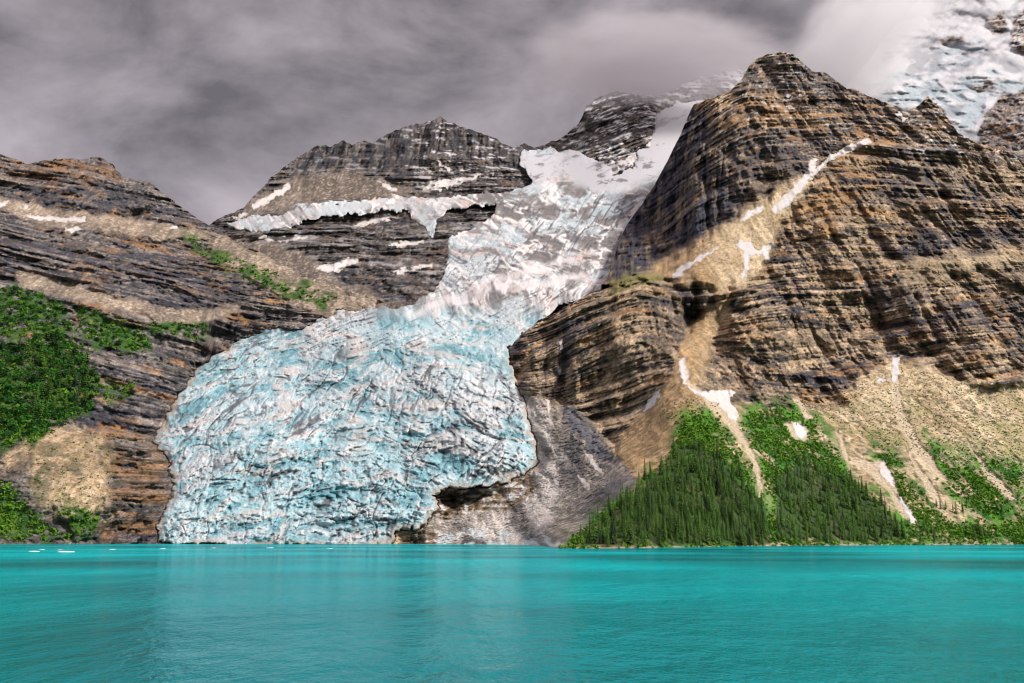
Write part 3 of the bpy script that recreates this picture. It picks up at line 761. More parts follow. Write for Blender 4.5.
def glacier_at(px, py):
    i = np.clip(np.interp(px, Gpx, np.arange(len(Gpx))), 0, len(Gpx) - 1).astype(int)
    j = np.clip(np.interp(-np.asarray(py, float), -Gpy, np.arange(len(Gpy))), 0, len(Gpy) - 1).astype(int)
    return GYg[j, i]


# ------------------------------------------------------------------ snow patches lying on the mountains
def patch(base, poly, label, thick=2.5, dirty=0.25, group=None, edge=1.4, seed=0):
    P = np.asarray(poly, float)
    st = 0.7
    x0, y0 = P.min(0) - 5; x1, y1 = P.max(0) + 5
    px = np.arange(x0, x1, st); py = np.arange(y1, y0, -st)
    PX, PY = np.meshgrid(px, py)
    qx, qy = rough_edge(PX, PY, edge, 4.0, 600 + seed)
    qx, qy = rough_edge(qx, qy, 1.3, 2.2, 700 + seed)
    sd = polysd(qx, qy, poly)
    Yb = base.sample(PX, PY)
    # snow drapes and fills: smooth the ground below it
    for _ in range(4):
        p = np.pad(Yb, 1, mode='edge'); Yb = np.minimum(Yb, (p[:-2, 1:-1] + p[2:, 1:-1] + p[1:-1, :-2] + p[1:-1, 2:] + Yb) / 5)
    Yb = np.minimum(Yb, base.sample(PX, PY)) - thick * sst(-1, 2.5, sd) + 1.5 * sst(0.2, -1.2, sd)
    X, Y, Z = world(PX, PY, Yb)
    c = np.zeros(PX.shape + (3,), f32) + np.asarray((0.52, 0.495, 0.495), f32)
    c = mixc(c, (0.55, 0.42, 0.34), sst(-0.1, 0.4, fbm(X / 14, Y / 14, Z / 14, 4, 640 + seed)) * dirty * 1.6 + 0.15 * sst(0.0, 0.3, fbm(X / 5, Y / 8, Z / 5, 3, 650)))
    c = mixc(c, (0.30, 0.24, 0.19), sst(1.6, -0.4, sd + 1.2 * fbm(X / 5, Y / 8, Z / 5, 2, 660)) * 0.7)
    keep = sd > -0.7
    if keep.sum() < 9:
        return
    o = grid_mesh("snow_patch", np.stack([X, Y, Z], -1), keep, c, None, M_snow)
    tag(o, label, "snow patch", group or "snow patches on the mountains")


PATCHES = [
    (C, [(868, 138), (872, 142), (850, 152), (832, 160), (820, 170), (808, 182), (796, 196), (786, 208), (774, 214), (771, 209), (782, 198), (792, 188), (806, 172), (812, 158), (818, 160), (816, 168), (832, 154), (850, 145)], "long forked snow streak climbing the right mountain up to the ridge", 0.15),
    (C, [(742, 220), (748, 211), (764, 206), (766, 209), (752, 216), (745, 222)], "short slanting snow strip left of the forked streak's lower end", 0.15),
    (C, [(736, 243), (742, 239), (746, 242), (751, 240), (753, 246), (757, 250), (766, 244), (772, 240), (774, 244), (769, 251), (769, 260), (764, 262), (763, 254), (757, 255), (751, 256), (749, 266), (744, 279), (741, 279), (745, 262), (743, 252)], "bird shaped snow patch with ragged wings on tan scree of the right mountain", 0.1),
    (C, [(673, 274), (676, 270), (700, 256), (717, 246), (720, 247), (702, 259), (684, 272), (680, 278), (674, 277)], "long thin diagonal snow strip at the foot of the dark blue cliff", 0.1),
    (C, [(679, 360), (684, 357), (687, 368), (690, 376), (686, 382), (692, 388), (702, 391), (716, 390), (731, 389), (737, 391), (729, 397), (731, 405), (738, 410), (737, 418), (733, 424), (727, 416), (718, 404), (706, 398), (694, 393), (684, 384), (680, 372)], "large white snow tongue filling the gully mouth above the forest", 0.3),
    (C, [(640, 412), (646, 406), (652, 396), (660, 389), (659, 396), (653, 406), (646, 412)], "small slanting snow patch on orange scree under the rounded buttress", 0.1),
    (C, [(792, 424), (799, 422), (806, 428), (807, 437), (801, 441), (795, 434)], "round white snow spot ringed by bare soil in the green shrubs", 0.1),
    (C, [(877, 464), (882, 460), (889, 468), (893, 478), (896, 488), (890, 486), (882, 478)], "oval pinkish snow patch in the eroded stream bed on the right slope", 0.45),
    (C, [(895, 492), (902, 497), (908, 507), (916, 516), (917, 523), (911, 523), (905, 512), (898, 500)], "thin snow remnant lower down the eroded stream bed", 0.45),
    (C, [(891, 361), (894, 356), (900, 358), (899, 370), (897, 383), (892, 384)], "narrow vertical snow plug at top of the pale scree chute", 0.2),
    (C, [(876, 380), (884, 378), (886, 381), (878, 384)], "tiny snow scrap left of the pale scree chute", 0.2),
    (C, [(733, 302), (737, 298), (744, 297), (741, 302), (735, 307)], "small snow scrap in the notch below the bird shaped patch", 0.1),
    (C, [(895, 112), (902, 113), (908, 119), (904, 123), (898, 119)], "bright snow patch in the notch of the right skyline ridge", 0.05),
    (C, [(783, 92), (788, 91), (790, 97), (787, 99)], "small snow fleck under the flat topped summit", 0.05),
    (C, [(789, 98), (800, 95), (802, 97), (792, 100)], "flat snow sliver just under the flat topped summit", 0.05),
    (C, [(545, 400), (548, 400), (551, 412), (549, 413)], "little snow scrap on the grey moraine's upper edge", 0.35),
    (C, [(559, 341), (563, 339), (564, 347), (561, 349)], "small snow plug in the dark cleft beside the glacier", 0.3),
    (C, [(583, 452), (590, 456), (600, 467), (604, 474), (596, 470), (587, 460)], "dusty snow streak on the grey moraine", 0.5),
    (C, [(578, 476), (584, 478), (591, 487), (588, 491), (581, 483)], "lower dusty snow streak on the grey moraine", 0.5),
    (C, [(551, 478), (556, 479), (560, 485), (555, 485)], "small dirty snow scrap low on the grey moraine beside the glacier toe", 0.5),
    (A, [(22, 215), (30, 214), (50, 217), (70, 218), (86, 217), (86, 222), (70, 222), (48, 221), (32, 219)], "long flat snow patch on the left mountain's bench", 0.1),
    (A, [(64, 228), (78, 227), (83, 230), (72, 233), (65, 231)], "small snow patch just below the long flat one on the left bench", 0.1),
    (A, [(-6, 205), (4, 201), (9, 199), (6, 205), (-2, 209)], "snow patch at the far left edge of the left bench", 0.1),
    (A, [(22, 207), (26, 204), (29, 205), (25, 210)], "tiny snow fleck between rocks at left end of the left bench", 0.1),
    (A, [(168, 226), (176, 225), (178, 228), (170, 229)], "tiny snow fleck near the right end of the left bench", 0.1),
    (B, [(250, 207), (256, 201), (270, 195), (284, 186), (291, 183), (291, 188), (280, 196), (266, 203), (254, 209)], "slanting snow strip on left shoulder of the jagged middle peak", 0.15),
    (B, [(232, 218), (240, 213), (247, 214), (238, 220)], "small snow patch at left foot of the jagged middle peak", 0.15),
    (B, [(252, 236), (268, 235), (285, 237), (300, 235), (309, 236), (303, 240), (282, 242), (262, 240)], "flat snow ledge below the left end of the ice shelf", 0.2),
    (B, [(316, 268), (328, 264), (341, 262), (350, 258), (360, 259), (356, 264), (346, 266), (340, 272), (326, 273)], "hooked snow patch on brown rock left of the glacier", 0.15),
    (B, [(378, 246), (392, 244), (408, 241), (424, 240), (424, 243), (406, 246), (390, 249), (380, 250)], "long thin snow ledge crossing the dark rock under the ice shelf", 0.15),
    (B, [(390, 272), (400, 269), (414, 266), (432, 264), (430, 267), (412, 271), (398, 274)], "lowest thin snow ledge on the dark rock beside the glacier", 0.15),
    (B, [(352, 224), (364, 222), (378, 218), (394, 218), (380, 222), (366, 226), (354, 227)], "bent snow sliver on the dark rock just under the ice shelf", 0.15),
    (B, [(350, 292), (356, 293), (372, 304), (376, 309), (370, 306)], "thin diagonal snow line in the brown gully above the glacier edge", 0.15),
    (B, [(424, 190), (430, 181), (445, 180), (470, 176), (482, 172), (474, 180), (455, 185), (440, 190)], "broad snow patch low on right flank of the jagged middle peak", 0.1),
    (B, [(436, 158), (441, 163), (452, 170), (450, 172), (440, 166)], "thin diagonal snow gully near the crest of the jagged middle peak", 0.1),
    (B, [(376, 181), (386, 184), (398, 190), (396, 193), (384, 188)], "small snow streak in the scree under the middle peak's crags", 0.1),
    (B, [(600, 172), (622, 160), (640, 152), (655, 138), (660, 144), (645, 160), (628, 168), (608, 176)], "slanting snow ramp crossing the dark peak at the glacier's head", 0.05),
]
for i, (b, p, lab, dirt) in enumerate(PATCHES):
    patch(b, p, lab, 1.6, dirt, None, 2.4, i)

# ------------------------------------------------------------------ vegetation
def np_mesh_from(faces_v):
    """list of (k,3) triangles arrays -> mesh arrays"""
    V = np.concatenate(faces_v, 0)
    return V, np.arange(len(V)).reshape(-1, 3)


def conifer_tris(h, seed, layers=9, spikes=9):
    r = np.random.default_rng(seed)
    out = []
    for k in range(layers):
        t = k / (layers - 1)
        z = h * (0.10 + 0.86 * t)
        R = h * 0.19 * (1 - t) ** 0.8 + h * 0.02
        drop = h * 0.075 * (1.05 - 0.5 * t)
        zt = z + h * 0.07
        a0 = r.uniform(0, 6.28)
        for s in range(spikes):
            a = a0 + s * 6.2832 / spikes + r.uniform(-.25, .25)
            R1 = R * r.uniform(0.65, 1.2)
            w = 0.55
            tip = (R1 * math.cos(a), R1 * math.sin(a), z - drop * r.uniform(0.6, 1.3))
            lft = (R * 0.42 * math.cos(a - w), R * 0.42 * math.sin(a - w), z + drop * 0.1)
            rgt = (R * 0.42 * math.cos(a + w), R * 0.42 * math.sin(a + w), z + drop * 0.1)
            top = (0.0, 0.0, zt)
            out.append(np.array([[top, lft, tip], [top, tip, rgt]]).reshape(-1, 3))
    out.append(np.array([(0.012 * h, 0, h * 0.9), (-0.006 * h, 0.01 * h, h * 0.9), (0, 0, h * 1.04), (-0.006 * h, 0.01 * h, h * .9), (-.006 * h, -.01 * h, h * .9), (0, 0, h * 1.04)]))
    return np.concatenate(out, 0)


def trunk_mesh(h, r0, r1, name="trunk"):
    n = 7; V = []; q = []
    for k, (z, r) in enumerate(((-1.0, r0 * 1.3), (h * 0.05, r0), (h * 0.5, (r0 + r1) / 2), (h, r1))):
        for i in range(n):
            a = i / n * 6.2832; V.append((r * math.cos(a), r * math.sin(a), z))
    for k in range(3):
        for i in range(n):
            q.append((k * n + i, k * n + (i + 1) % n, (k + 1) * n + (i + 1) % n, (k + 1) * n + i))
    return raw_mesh(name, np.array(V), np.array(q))


def bush_tris(w, h, seed, n=150, low=0.05):
    leaf = 0.085 * (170.0 / n) ** 0.5
    """leaf clumps spread through an uneven crown"""
    r = np.random.default_rng(seed)
    lob = r.normal(0, 1, (5, 3)) * (w * 0.26, w * 0.26, h * 0.16) + (0, 0, h * 0.55)
    out = np.zeros((n, 3, 3))
    for i in range(n):
        c0 = lob[r.integers(5)]
        d = r.normal(0, 1, 3); d /= np.linalg.norm(d)
        p = c0 + d * np.array((w * 0.30, w * 0.30, h * 0.30)) * r.uniform(0.55, 1.05)
        p[2] = max(p[2], h * low)
        e = r.normal(0, 1, (3, 3)); e -= e.mean(0)
        out[i] = p + e * (w * leaf)
    return out.reshape(-1, 3)


def tri_mesh(name, T, mat, smooth=False):
    me = raw_mesh(name, T, np.arange(len(T)).reshape(-1, 3))
    if not smooth:
        me.polygons.foreach_set("use_smooth", np.zeros(len(me.polygons), bool))
    me.materials.append(mat)
    return me


def scatter(polys, n, seed, ylo=0, dens=None):
    r = np.random.default_rng(seed)
    allp = np.concatenate([np.asarray(p, float) for p in polys])
    lo, hi = allp.min(0), allp.max(0)
    out = []
    k = 0
    while len(out) < n and k < 60:
        k += 1
        p = r.uniform(lo, hi, (4 * n, 2))
        m = np.zeros(len(p), bool)
        for q in polys:
            m |= polysd(*rough_edge(p[:, 0], p[:, 1], 5, 12, 15), q) > 0
        if dens is not None:
            m &= r.uniform(0, 1, len(p)) < dens(p[:, 0], p[:, 1])
        out += [tuple(a) for a in p[m]]
    return np.array(out[:n])


def thin(pts, dx, dy):
    """keep points at least so far apart"""
    seen = {}; keep = []
    for x, y in pts:
        k = (int(x // dx), int(y // dy)); ok = True
        for i in (-1, 0, 1):
            for j in (-1, 0, 1):
                for (a, b) in seen.get((k[0] + i, k[1] + j), ()):
                    if ((a - x) / dx) ** 2 + ((b - y) / dy) ** 2 < 1: ok = False
        if ok:
            seen.setdefault(k, []).append((x, y)); keep.append((x, y))
    return np.array(keep)


def place(base, pts):
    Y = base.sample(pts[:, 0], pts[:, 1])
    X, Yw, Z = world(pts[:, 0], pts[:, 1], Y)
    return np.stack([X, Yw, Z], -1)


F1 = [[(580, 547), (602, 522), (640, 488), (668, 462), (684, 446), (700, 446), (722, 462), (742, 480), (760, 505), (768, 530), (770, 546)]]
F2 = [[(776, 478), (800, 462), (826, 470), (850, 484), (872, 500), (896, 520), (906, 541), (850, 543), (800, 544), (776, 540)]]
F3 = [[(905, 515), (930, 505), (960, 512), (1000, 508), (1040, 515), (1040, 541), (905, 542)], [(756, 418), (780, 408), (806, 420), (822, 440), (800, 456), (768, 462)]]
gap = lambda x, y: 0.25 + 0.75 * sst(-0.25, 0.05, fbm(x / 14, y / 9, 0.0, 3, 901))
p1 = thin(scatter(F1, 2600, 1, dens=gap), 3.4, 4.2)
p2 = thin(scatter(F2, 1500, 2, dens=gap), 3.4, 4.4)
p3 = thin(scatter(F3, 500, 3, dens=lambda x, y: sst(-0.1, 0.3, fbm(x / 25, y / 18, 0.0, 2, 900))), 4.5, 5.0)
pts = np.concatenate([p1, p2, p3])
which = np.r_[np.zeros(len(p1)), np.ones(len(p2)), np.full(len(p3), 2)]
pos = place(C, pts)
hts = rng.uniform(6.5, 21, len(pts)) ** 1.0 * np.where(which == 0, 1.0, np.where(which == 1, 0.95, 0.8))
show = hts / pos[:, 1]
order = np.argsort(-show)
variants = []
for k in range(6):
    T = conifer_tris(1.0, 40 + k, 9 + k % 3, 8 + k % 3)
    variants.append(T)
crown_me = [tri_mesh("crown", T, M_needle) for T in variants]
trunk_me = trunk_mesh(0.85, 0.014, 0.003)
trunk_me.materials.append(M_bark)


def forest_label(i):
    x, y = pts[i]
    if which[i] == 0:
        edge = np.interp(x, [575, 602, 640, 668, 690, 700, 722, 742, 760, 770], [548, 522, 488, 462, 446, 446, 462, 480, 505, 530])
        if x < 690 and y - edge < 12:
            return "dark spruce on the triangular stand's left edge against grey moraine and scree", "spruces along the stand's left edge"
        if y > 537:
            return "dark spruce in the front row of the triangular stand, close to the lake", "front row spruces of the triangular stand"
        return "dark spruce inside the dense triangular stand above the lake point", "spruces of the triangular stand"
    if which[i] == 1:
        if y > 535:
            return "spruce close to the shore in the wood right of the snow fed gully", "shore spruces of the right wood"
        return "spruce higher up in the wood right of the snow fed gully", "upper spruces of the right wood"
    if x > 900:
        return "small scattered spruce in the bright shrubs at the right shore", "scattered spruces at the right shore"
    return "small spruce in the shrub strip below the tan cliffs right of the snow tongue", "spruces below the tan cliffs"


forest = []
for n, i in enumerate(order):
    x, y, z = pos[i]; h = hts[i]; wd = rng.uniform(0.65, 1.45); a = rng.uniform(0, 6.28)
    if n < 250:
        e = bpy.data.objects.new("spruce_tree", None); COL.objects.link(e)
        e.empty_display_size = 1
        e.location = (x, y, z - 0.3); e.rotation_euler = (rng.normal(0, 0.025), rng.normal(0, 0.025), a); e.scale = (h * wd, h * wd, h)
        lab, gr = forest_label(i)
        tag(e, lab, "tree", gr)
        link("crown", crown_me[n % 6], None, e)
        link("trunk", trunk_me, None, e)
    else:
        T = variants[n % 6]
        ca, sa = math.cos(a), math.sin(a)
        q = np.stack([(T[:, 0] * ca - T[:, 1] * sa) * h * wd + x, (T[:, 0] * sa + T[:, 1] * ca) * h * wd + y, T[:, 2] * h + z - 0.3], -1)
        forest.append(q)
if forest:
    o = link("forest", tri_mesh("forest", np.concatenate(forest), M_needle))
    tag(o, "dense mass of further dark spruces behind the front trees on the right slope", "forest", kind="stuff")
print("trees", len(pts), "stuff", len(forest))

# bushy trees on the left slope
L1 = [[(-20, 345), (15, 350), (25, 340), (50, 336), (70, 345), (85, 352), (98, 385), (92, 410), (60, 425), (30, 440), (0, 440), (-20, 445)]]
L2 = [[(-20, 288), (20, 290), (60, 307), (73, 325), (60, 332), (-20, 326)]]
L3 = [[(78, 312), (112, 320), (148, 332), (148, 350), (120, 352), (82, 336)], [(152, 324), (204, 326), (204, 337), (152, 337)]]
q1 = thin(scatter(L1, 700, 4), 6.0, 6.5); q2 = thin(scatter(L2, 300, 5), 5.5, 5.0); q3 = thin(scatter(L3, 300, 6), 5.5, 5.0)
bush_me = [tri_mesh("leafy_tree", bush_tris(1.0, 1.0, 70 + k, 190), M_leaf) for k in range(5)]
for grp, (q, lab, gr) in enumerate(((q1, "dark leafy tree in the big dense thicket on the left slope", "leafy trees of the big left thicket"),
                                    (q2, "dark leafy tree in the upper thicket at the left edge", "leafy trees of the upper left thicket"),
                                    (q3, "low leafy tree in the narrow thicket along the bench above the left rock", "leafy trees along the left bench"))):
    P = place(A, q)
    for i in range(len(q)):
        o = link("leafy_tree", bush_me[rng.integers(5)])
        s = rng.uniform(0.75, 1.3) * (13, 9.5, 8.5)[grp]
        o.location = (P[i, 0], P[i, 1], P[i, 2] - 0.5); o.rotation_euler = (0, 0, rng.uniform(0, 6.28)); o.scale = (s * rng.uniform(1.0, 1.4), s * 1.1, s * rng.uniform(0.75, 1.15))
        tag(o, lab, "tree", gr)
q4 = thin(scatter([[(18, 345), (50, 336), (72, 346), (90, 356), (97, 388), (88, 408), (62, 420), (30, 425), (22, 390)]], 300, 9), 6.5, 8.0)[:48]
P = place(A, q4)
for i in range(len(q4)):
    e = bpy.data.objects.new("spruce_tree", None); COL.objects.link(e)
    h = rng.uniform(20, 31); wd = rng.uniform(0.9, 1.4)
    e.location = (P[i, 0], P[i, 1], P[i, 2] - 0.3); e.rotation_euler = (0, 0, rng.uniform(0, 6.28)); e.scale = (h * wd, h * wd, h)
    tag(e, "dark spruce rising from the big leafy thicket on the left slope", "tree", "spruces of the left thicket")
    link("crown", crown_me[i % 6], None, e)
    link("trunk", trunk_me, None, e)
print("leafy", len(q1), len(q2), len(q3))


def shrub_mass(name, base, polys, n, size, seed, label, mat, dens=None, nt=14):
    p = scatter(polys, n, seed, dens=dens)
    P = place(base, p)
    protos = [bush_tris(1.0, 0.75, 200 + k, nt) * 1.0 for k in range(8)]
    out = []
    r = np.random.default_rng(seed + 1)
    for i in range(len(P)):
        T = protos[r.integers(8)]
        s = size * r.uniform(0.5, 1.5); a = r.uniform(0, 6.28); ca, sa = math.cos(a), math.sin(a)
        out.append(np.stack([(T[:, 0] * ca - T[:, 1] * sa) * s + P[i, 0], (T[:, 0] * sa + T[:, 1] * ca) * s + P[i, 1], T[:, 2] * s + P[i, 2] - 0.2], -1))
    me = tri_mesh(name, np.concatenate(out), mat)
    o = link(name, me)
    tag(o, label, "shrubs", kind="stuff")


def not_track(x, y):
    m = np.zeros(x.shape)
    for p in TRK:
        m = np.maximum(m, sst(-2, 1, polysd(x, y, p)))
    e = np.full(x.shape, -99.0)
    for p in VEG:
        e = np.maximum(e, polysd(x, y, p))
    soft = 0.12 + 0.88 * sst(-4, 22, e)
    for p in (F1[0], F2[0]):
        m = np.maximum(m, 0.95 * sst(-2, 3, polysd(x, y, p)))
    return (1 - m) * soft * (0.35 + 0.65 * sst(-0.3, 0.2, fbm(x / 16, y / 9, 0.0, 3, 905)))


shrub_mass("shrubs", C, VEG, 6500, 2.5, 21, "bright green shrubs and grass covering the lower right slopes", M_shrub, not_track)
SCR = [[(780, 405), (850, 388), (893, 368), (960, 378), (1040, 388), (1040, 520), (960, 470), (900, 450), (830, 420)], [(690, 395), (720, 405), (700, 415), (670, 420), (660, 410)]]
shrub_mass("scattered_shrubs", C, SCR, 3200, 1.15, 22, "small dark shrubs dotting the pale scree on the right", M_leaf, None, 10)
shrub_mass("hillside_shrubs", A, A_veg, 2600, 5.0, 23, "low green shrubs on the left mountain's benches", M_shrub)
SCL = [[(35, 445), (60, 428), (95, 432), (120, 470), (120, 535), (60, 535), (30, 490)], [(95, 350), (180, 345), (150, 400), (100, 420)]]
shrub_mass("slope_shrubs", A, SCL, 420, 1.6, 24, "scattered dark shrubs on the left scree above the lake", M_leaf, None, 10)

# ------------------------------------------------------------------ ice floes
floe_lab = ["flat white ice floe, leftmost on the lake near the left shore", "small white ice floe just right of the leftmost one", "largest low white ice floe off the left shore", "little ice floe below the largest floe",
            "white ice floe off the orange rocks", "thin ice floe left of the glacier front", "little ice floe under the glacier's left end", "ice floe drifting before the middle of the glacier front", "small ice floe right of the glacier's middle"]
floe_pos = [(34, 551.5, 3.2), (42, 549.5, 2.2), (66, 552, 4.5), (60, 550, 2.0), (112, 549.5, 2.4), (163, 548.8, 2.2), (214, 548, 2.2), (270, 548, 3.2), (330, 548.5, 2.0)]
for k, (x, y, s) in enumerate(floe_pos):
    yy = -(y - 341.5) / F; dyy = CP - yy * SP; dzz = SP + yy * CP
    Yw = -CAMH * dyy / dzz
    Xw = (x - 512) / F / dyy * Yw
    s *= 0.62
    r = np.random.default_rng(300 + k)
    n = 11; V = []; q = []
    rr = r.uniform(0.6, 1.15, n)
    prof = ((-0.5, 0.9), (0.02, 1.0), (0.22, 0.85), (0.34, 0.5))
    for (z, f) in prof:
        for i in range(n):
            a = i / n * 6.2832
            V.append((s * 1.5 * rr[i] * f * math.cos(a), s * 0.9 * rr[i] * f * math.sin(a), z * s * 0.35 * r.uniform(0.8, 1.3) if z > 0.1 else z))
    V.append((0, 0, s * 0.15))
    for b in range(3):
        for i in range(n):
            q.append((b * n + i, b * n + (i + 1) % n, (b + 1) * n + (i + 1) % n, (b + 1) * n + i))
    me = raw_mesh("ice_floe", np.array(V), np.array(q))
    import bmesh
    bm = bmesh.new(); bm.from_mesh(me); bm.verts.ensure_lookup_table()
    for i in range(n):
        bm.faces.new((bm.verts[3 * n + i], bm.verts[3 * n + (i + 1) % n], bm.verts[4 * n]))
    bm.to_mesh(me); bm.free()
    a = me.color_attributes.new("base", 'FLOAT_COLOR', 'POINT')
    a.data.foreach_set("color", np.tile(np.array((0.72, 0.76, 0.78, 1), f32), len(me.vertices)))
    o = link("ice_floe", me, M_snow)
    o.location = (Xw, Yw, 0)
    tag(o, floe_lab[k], "ice floe", "ice floes on the lake")

# ------------------------------------------------------------------ lake
def lake_material():
    m = NT("glacial_lake_water")
    geo = m.n('ShaderNodeNewGeometry')
    mp = m.n('ShaderNodeMapping'); mp.inputs['Scale'].default_value = (1.2, 0.6, 1.0)
    m.l(geo.outputs['Position'], mp.inputs['Vector'])
    n1 = noise_node(m, mp.outputs['Vector'], 0.022, 9.0, 0.62)
    mp2 = m.n('ShaderNodeMapping'); mp2.inputs['Scale'].default_value = (0.007, 0.007, 1.0)
    m.l(geo.outputs['Position'], mp2.inputs['Vector'])
    n3 = noise_node(m, mp2.outputs['Vector'], 1.0, 2.0, 0.5)
    wind = m.n('ShaderNodeMapRange'); wind.inputs['From Min'].default_value = 0.35; wind.inputs['From Max'].default_value = 0.62
    wind.inputs['To Min'].default_value = 0.4; wind.inputs['To Max'].default_value = 1.0
    m.l(n3.outputs['Fac'], wind.inputs['Value'])
    bp = m.n('ShaderNodeBump'); bp.inputs['Distance'].default_value = 9.0
    m.l(wind.outputs['Result'], bp.inputs['Strength']); m.l(n1.outputs['Fac'], bp.inputs['Height'])
    m.l(bp.outputs['Normal'], m.b.inputs['Normal'])
    cr = m.n('ShaderNodeValToRGB')
    cr.color_ramp.elements[0].position = 0.35; cr.color_ramp.elements[0].color = (0.0, 0.10, 0.118, 1)
    cr.color_ramp.elements[1].position = 0.65; cr.color_ramp.elements[1].color = (0.0, 0.40, 0.43, 1)
    m.l(n3.outputs['Fac'], cr.inputs['Fac'])
    # silty water: light scattered back from the rock flour, under a rippled reflecting surface
    df = m.n('ShaderNodeBsdfDiffuse'); gl = m.n('ShaderNodeBsdfGlossy'); gl.inputs['Roughness'].default_value = 0.05
    gl.inputs['Color'].default_value = (0.55, 0.90, 0.95, 1)
    m.l(cr.outputs['Color'], df.inputs['Color']); m.l(bp.outputs['Normal'], df.inputs['Normal']); m.l(bp.outputs['Normal'], gl.inputs['Normal'])
    fr = m.n('ShaderNodeFresnel'); fr.inputs['IOR'].default_value = 1.333; m.l(bp.outputs['Normal'], fr.inputs['Normal'])
    k = m.n('ShaderNodeMath', operation='MULTIPLY'); k.inputs[1].default_value = 0.62; m.l(fr.outputs['Fac'], k.inputs[0])
    ms = m.n('ShaderNodeMixShader'); m.l(k.outputs[0], ms.inputs[0]); m.l(df.outputs[0], ms.inputs[1]); m.l(gl.outputs[0], ms.inputs[2])
    m.l(ms.outputs[0], m.o.inputs['Surface'])
    return m.m


V = np.array([(-5000, -60, 0), (5000, -60, 0), (5000, 2200, 0), (-5000, 2200, 0)], float)
lake = link("lake", raw_mesh("lake", V, np.array([[0, 1, 2, 3]])), lake_material()); tag(lake, kind="structure")
mb = NT("silt_bed"); mb.b.inputs['Base Color'].default_value = (0.2, 0.18, 0.15, 1); mb.b.inputs['Roughness'].default_value = 1
V = np.array([(-20000, -8000, -22), (20000, -8000, -22), (20000, 20000, -22), (-20000, 20000, -22)], float)
g = link("ground", raw_mesh("ground", V, np.array([[0, 1, 2, 3]])), mb.m); tag(g, kind="structure")

# ------------------------------------------------------------------ low cloud round the high peaks
def cloud(name, px, py, Y, rx, ry, rz, dens, sc, seed, label, tint):
    bpy.ops.mesh.primitive_ico_sphere_add(subdivisions=3, radius=1.0)
    o = bpy.context.object; o.name = name; o.data.name = name
    o.location = world(px, py, Y); o.scale = (rx, ry, rz)
    m = bpy.data.materials.new("cloud_mist"); m.use_nodes = True
    t = m.node_tree; t.nodes.clear()
    out = t.nodes.new('ShaderNodeOutputMaterial'); pv = t.nodes.new('ShaderNodeVolumePrincipled')
    pv.inputs['Color'].default_value = (*tint, 1); pv.inputs['Anisotropy'].default_value = 0.0
    tc = t.nodes.new('ShaderNodeTexCoord'); ln = t.nodes.new('ShaderNodeVectorMath'); ln.operation = 'LENGTH'
    t.links.new(tc.outputs['Object'], ln.inputs[0])
    mp = t.nodes.new('ShaderNodeMapping'); mp.inputs['Location'].default_value = (seed, 0, 0)
    t.links.new(tc.outputs['Object'], mp.inputs['Vector'])
    no = t.nodes.new('ShaderNodeTexNoise'); no.inputs['Scale'].default_value = sc; no.inputs['Detail'].default_value = 4; no.inputs['Roughness'].default_value = 0.6
    t.links.new(mp.outputs['Vector'], no.inputs['Vector'])
    # density = clamp(noise*1.8 - r^.. )
    a = t.nodes.new('ShaderNodeMath'); a.operation = 'MULTIPLY_ADD'; a.inputs[1].default_value = 2.0; a.inputs[2].default_value = 0.0
    t.links.new(no.outputs['Fac'], a.inputs[0])
    b = t.nodes.new('ShaderNodeMath'); b.operation = 'MULTIPLY_ADD'; b.inputs[1].default_value = -1.0
    t.links.new(ln.outputs['Value'], b.inputs[0]); t.links.new(a.outputs[0], b.inputs[2])
    fo = t.nodes.new('ShaderNodeMapRange'); fo.interpolation_type = 'SMOOTHSTEP'; fo.inputs['From Min'].default_value = 0.98; fo.inputs['From Max'].default_value = 0.55
    fo.inputs['To Min'].default_value = 0.0; fo.inputs['To Max'].default_value = dens
    t.links.new(ln.outputs['Value'], fo.inputs['Value'])
    m1 = t.nodes.new('ShaderNodeMapRange'); m1.inputs['From Min'].default_value = 0.0; m1.inputs['From Max'].default_value = 0.55
    t.links.new(b.outputs[0], m1.inputs['Value'])
    mr = t.nodes.new('ShaderNodeMath'); mr.operation = 'MULTIPLY'
    t.links.new(m1.outputs['Result'], mr.inputs[0]); t.links.new(fo.outputs['Result'], mr.inputs[1])
    t.links.new(mr.outputs[0], pv.inputs['Density']); t.links.new(pv.outputs['Volume'], out.inputs['Volume'])
    o.data.materials.append(m)
    tag(o, label, "cloud", kind="stuff")
    return o


cloud("low_cloud", 655, 60, 2760, 560, 330, 165, 0.008, 3.6, 3.0, "grey cloud drifting over the dark peak at the glacier's head", (0.74, 0.71, 0.74))
cloud("low_cloud", 858, 46, 2950, 500, 330, 255, 0.0065, 2.6, 9.0, "pale mist hiding the upper left slopes of the snow mountain", (0.96, 0.95, 0.96)).rotation_euler = (0, math.radians(-48), 0)

# ------------------------------------------------------------------ sky and sun
DENOISE = True
EL, AZ = 42.0, 62.0     # sun behind the camera, to the right, veiled by cloud
w = bpy.data.worlds.new("World"); scene.world = w; w.use_nodes = True
t = w.node_tree; bg = t.nodes['Background']
sky = t.nodes.new('ShaderNodeTexSky'); sky.sky_type = 'NISHITA'; sky.sun_disc = False
sky.sun_elevation = math.radians(EL); sky.sun_rotation = math.radians(180 - AZ)
bg.inputs['Strength'].default_value = 0.085
tc = t.nodes.new('ShaderNodeTexCoord')
sx = t.nodes.new('ShaderNodeSeparateXYZ'); t.links.new(tc.outputs['Generated'], sx.inputs[0])
mp = t.nodes.new('ShaderNodeMapping'); mp.inputs['Location'].default_value = (2.3, 0.4, 0.0); mp.inputs['Scale'].default_value = (1.0, 1.0, 1.7)
t.links.new(tc.outputs['Generated'], mp.inputs['Vector'])
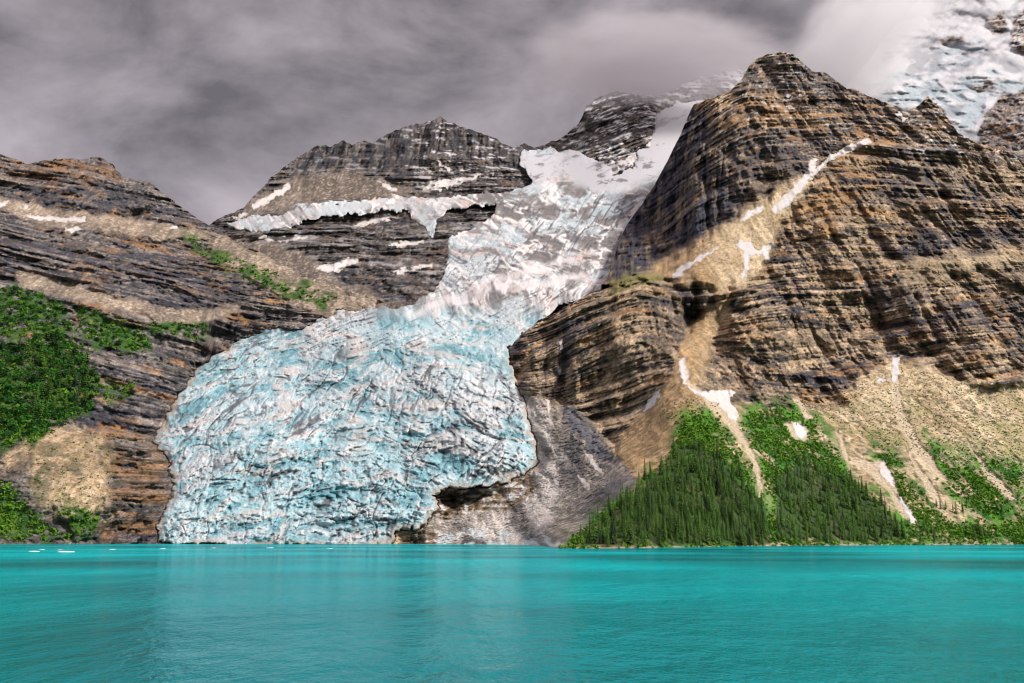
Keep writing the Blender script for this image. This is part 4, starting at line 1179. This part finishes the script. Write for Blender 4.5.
n1 = t.nodes.new('ShaderNodeTexNoise'); n1.inputs['Scale'].default_value = 4.4; n1.inputs['Detail'].default_value = 8; n1.inputs['Roughness'].default_value = 0.56; n1.inputs['Distortion'].default_value = 0.3
t.links.new(mp.outputs['Vector'], n1.inputs['Vector'])
cr = t.nodes.new('ShaderNodeValToRGB')
cr.color_ramp.elements[0].position = 0.31; cr.color_ramp.elements[0].color = (0.55, 0.475, 0.51, 1)
cr.color_ramp.elements[1].position = 0.69; cr.color_ramp.elements[1].color = (2.15, 1.88, 2.0, 1)
t.links.new(n1.outputs['Fac'], cr.inputs['Fac'])
# an overcast sky is brighter towards the zenith
zr = t.nodes.new('ShaderNodeMapRange'); zr.inputs['From Min'].default_value = 0.55; zr.inputs['From Max'].default_value = 1.0
zr.inputs['To Min'].default_value = 1.0; zr.inputs['To Max'].default_value = 3.0
t.links.new(sx.outputs['Z'], zr.inputs['Value'])
sc_ = t.nodes.new('ShaderNodeVectorMath'); sc_.operation = 'SCALE'
t.links.new(cr.outputs['Color'], sc_.inputs[0]); t.links.new(zr.outputs['Result'], sc_.inputs['Scale'])
mx = t.nodes.new('ShaderNodeMix'); mx.data_type = 'RGBA'; mx.inputs['Factor'].default_value = 0.96
t.links.new(sky.outputs['Color'], mx.inputs['A']); t.links.new(sc_.outputs['Vector'], mx.inputs['B'])
t.links.new(mx.outputs['Result'], bg.inputs['Color'])

sd_ = bpy.data.lights.new("sun", 'SUN'); sd_.energy = 1.5; sd_.angle = math.radians(10); sd_.color = (1.0, 0.95, 0.88)
so = bpy.data.objects.new("sun", sd_); COL.objects.link(so)
so.rotation_euler = (math.radians(90 - EL), 0, math.radians(AZ))
so.location = (0, 0, 4000)

vs = scene.view_settings
vs.view_transform = 'Standard'; vs.look = 'None'; vs.gamma = 1.0; vs.use_curve_mapping = False
vs.exposure = 1.75
scene.cycles.volume_step_rate = 1.0
scene.cycles.use_denoising = DENOISE
scene.cycles.sample_clamp_direct = 4.0
scene.cycles.sample_clamp_indirect = 3.0
scene.cycles.filter_width = 1.1
scene.cycles.max_bounces = 9
scene.cycles.diffuse_bounces = 3
scene.cycles.volume_bounces = 8
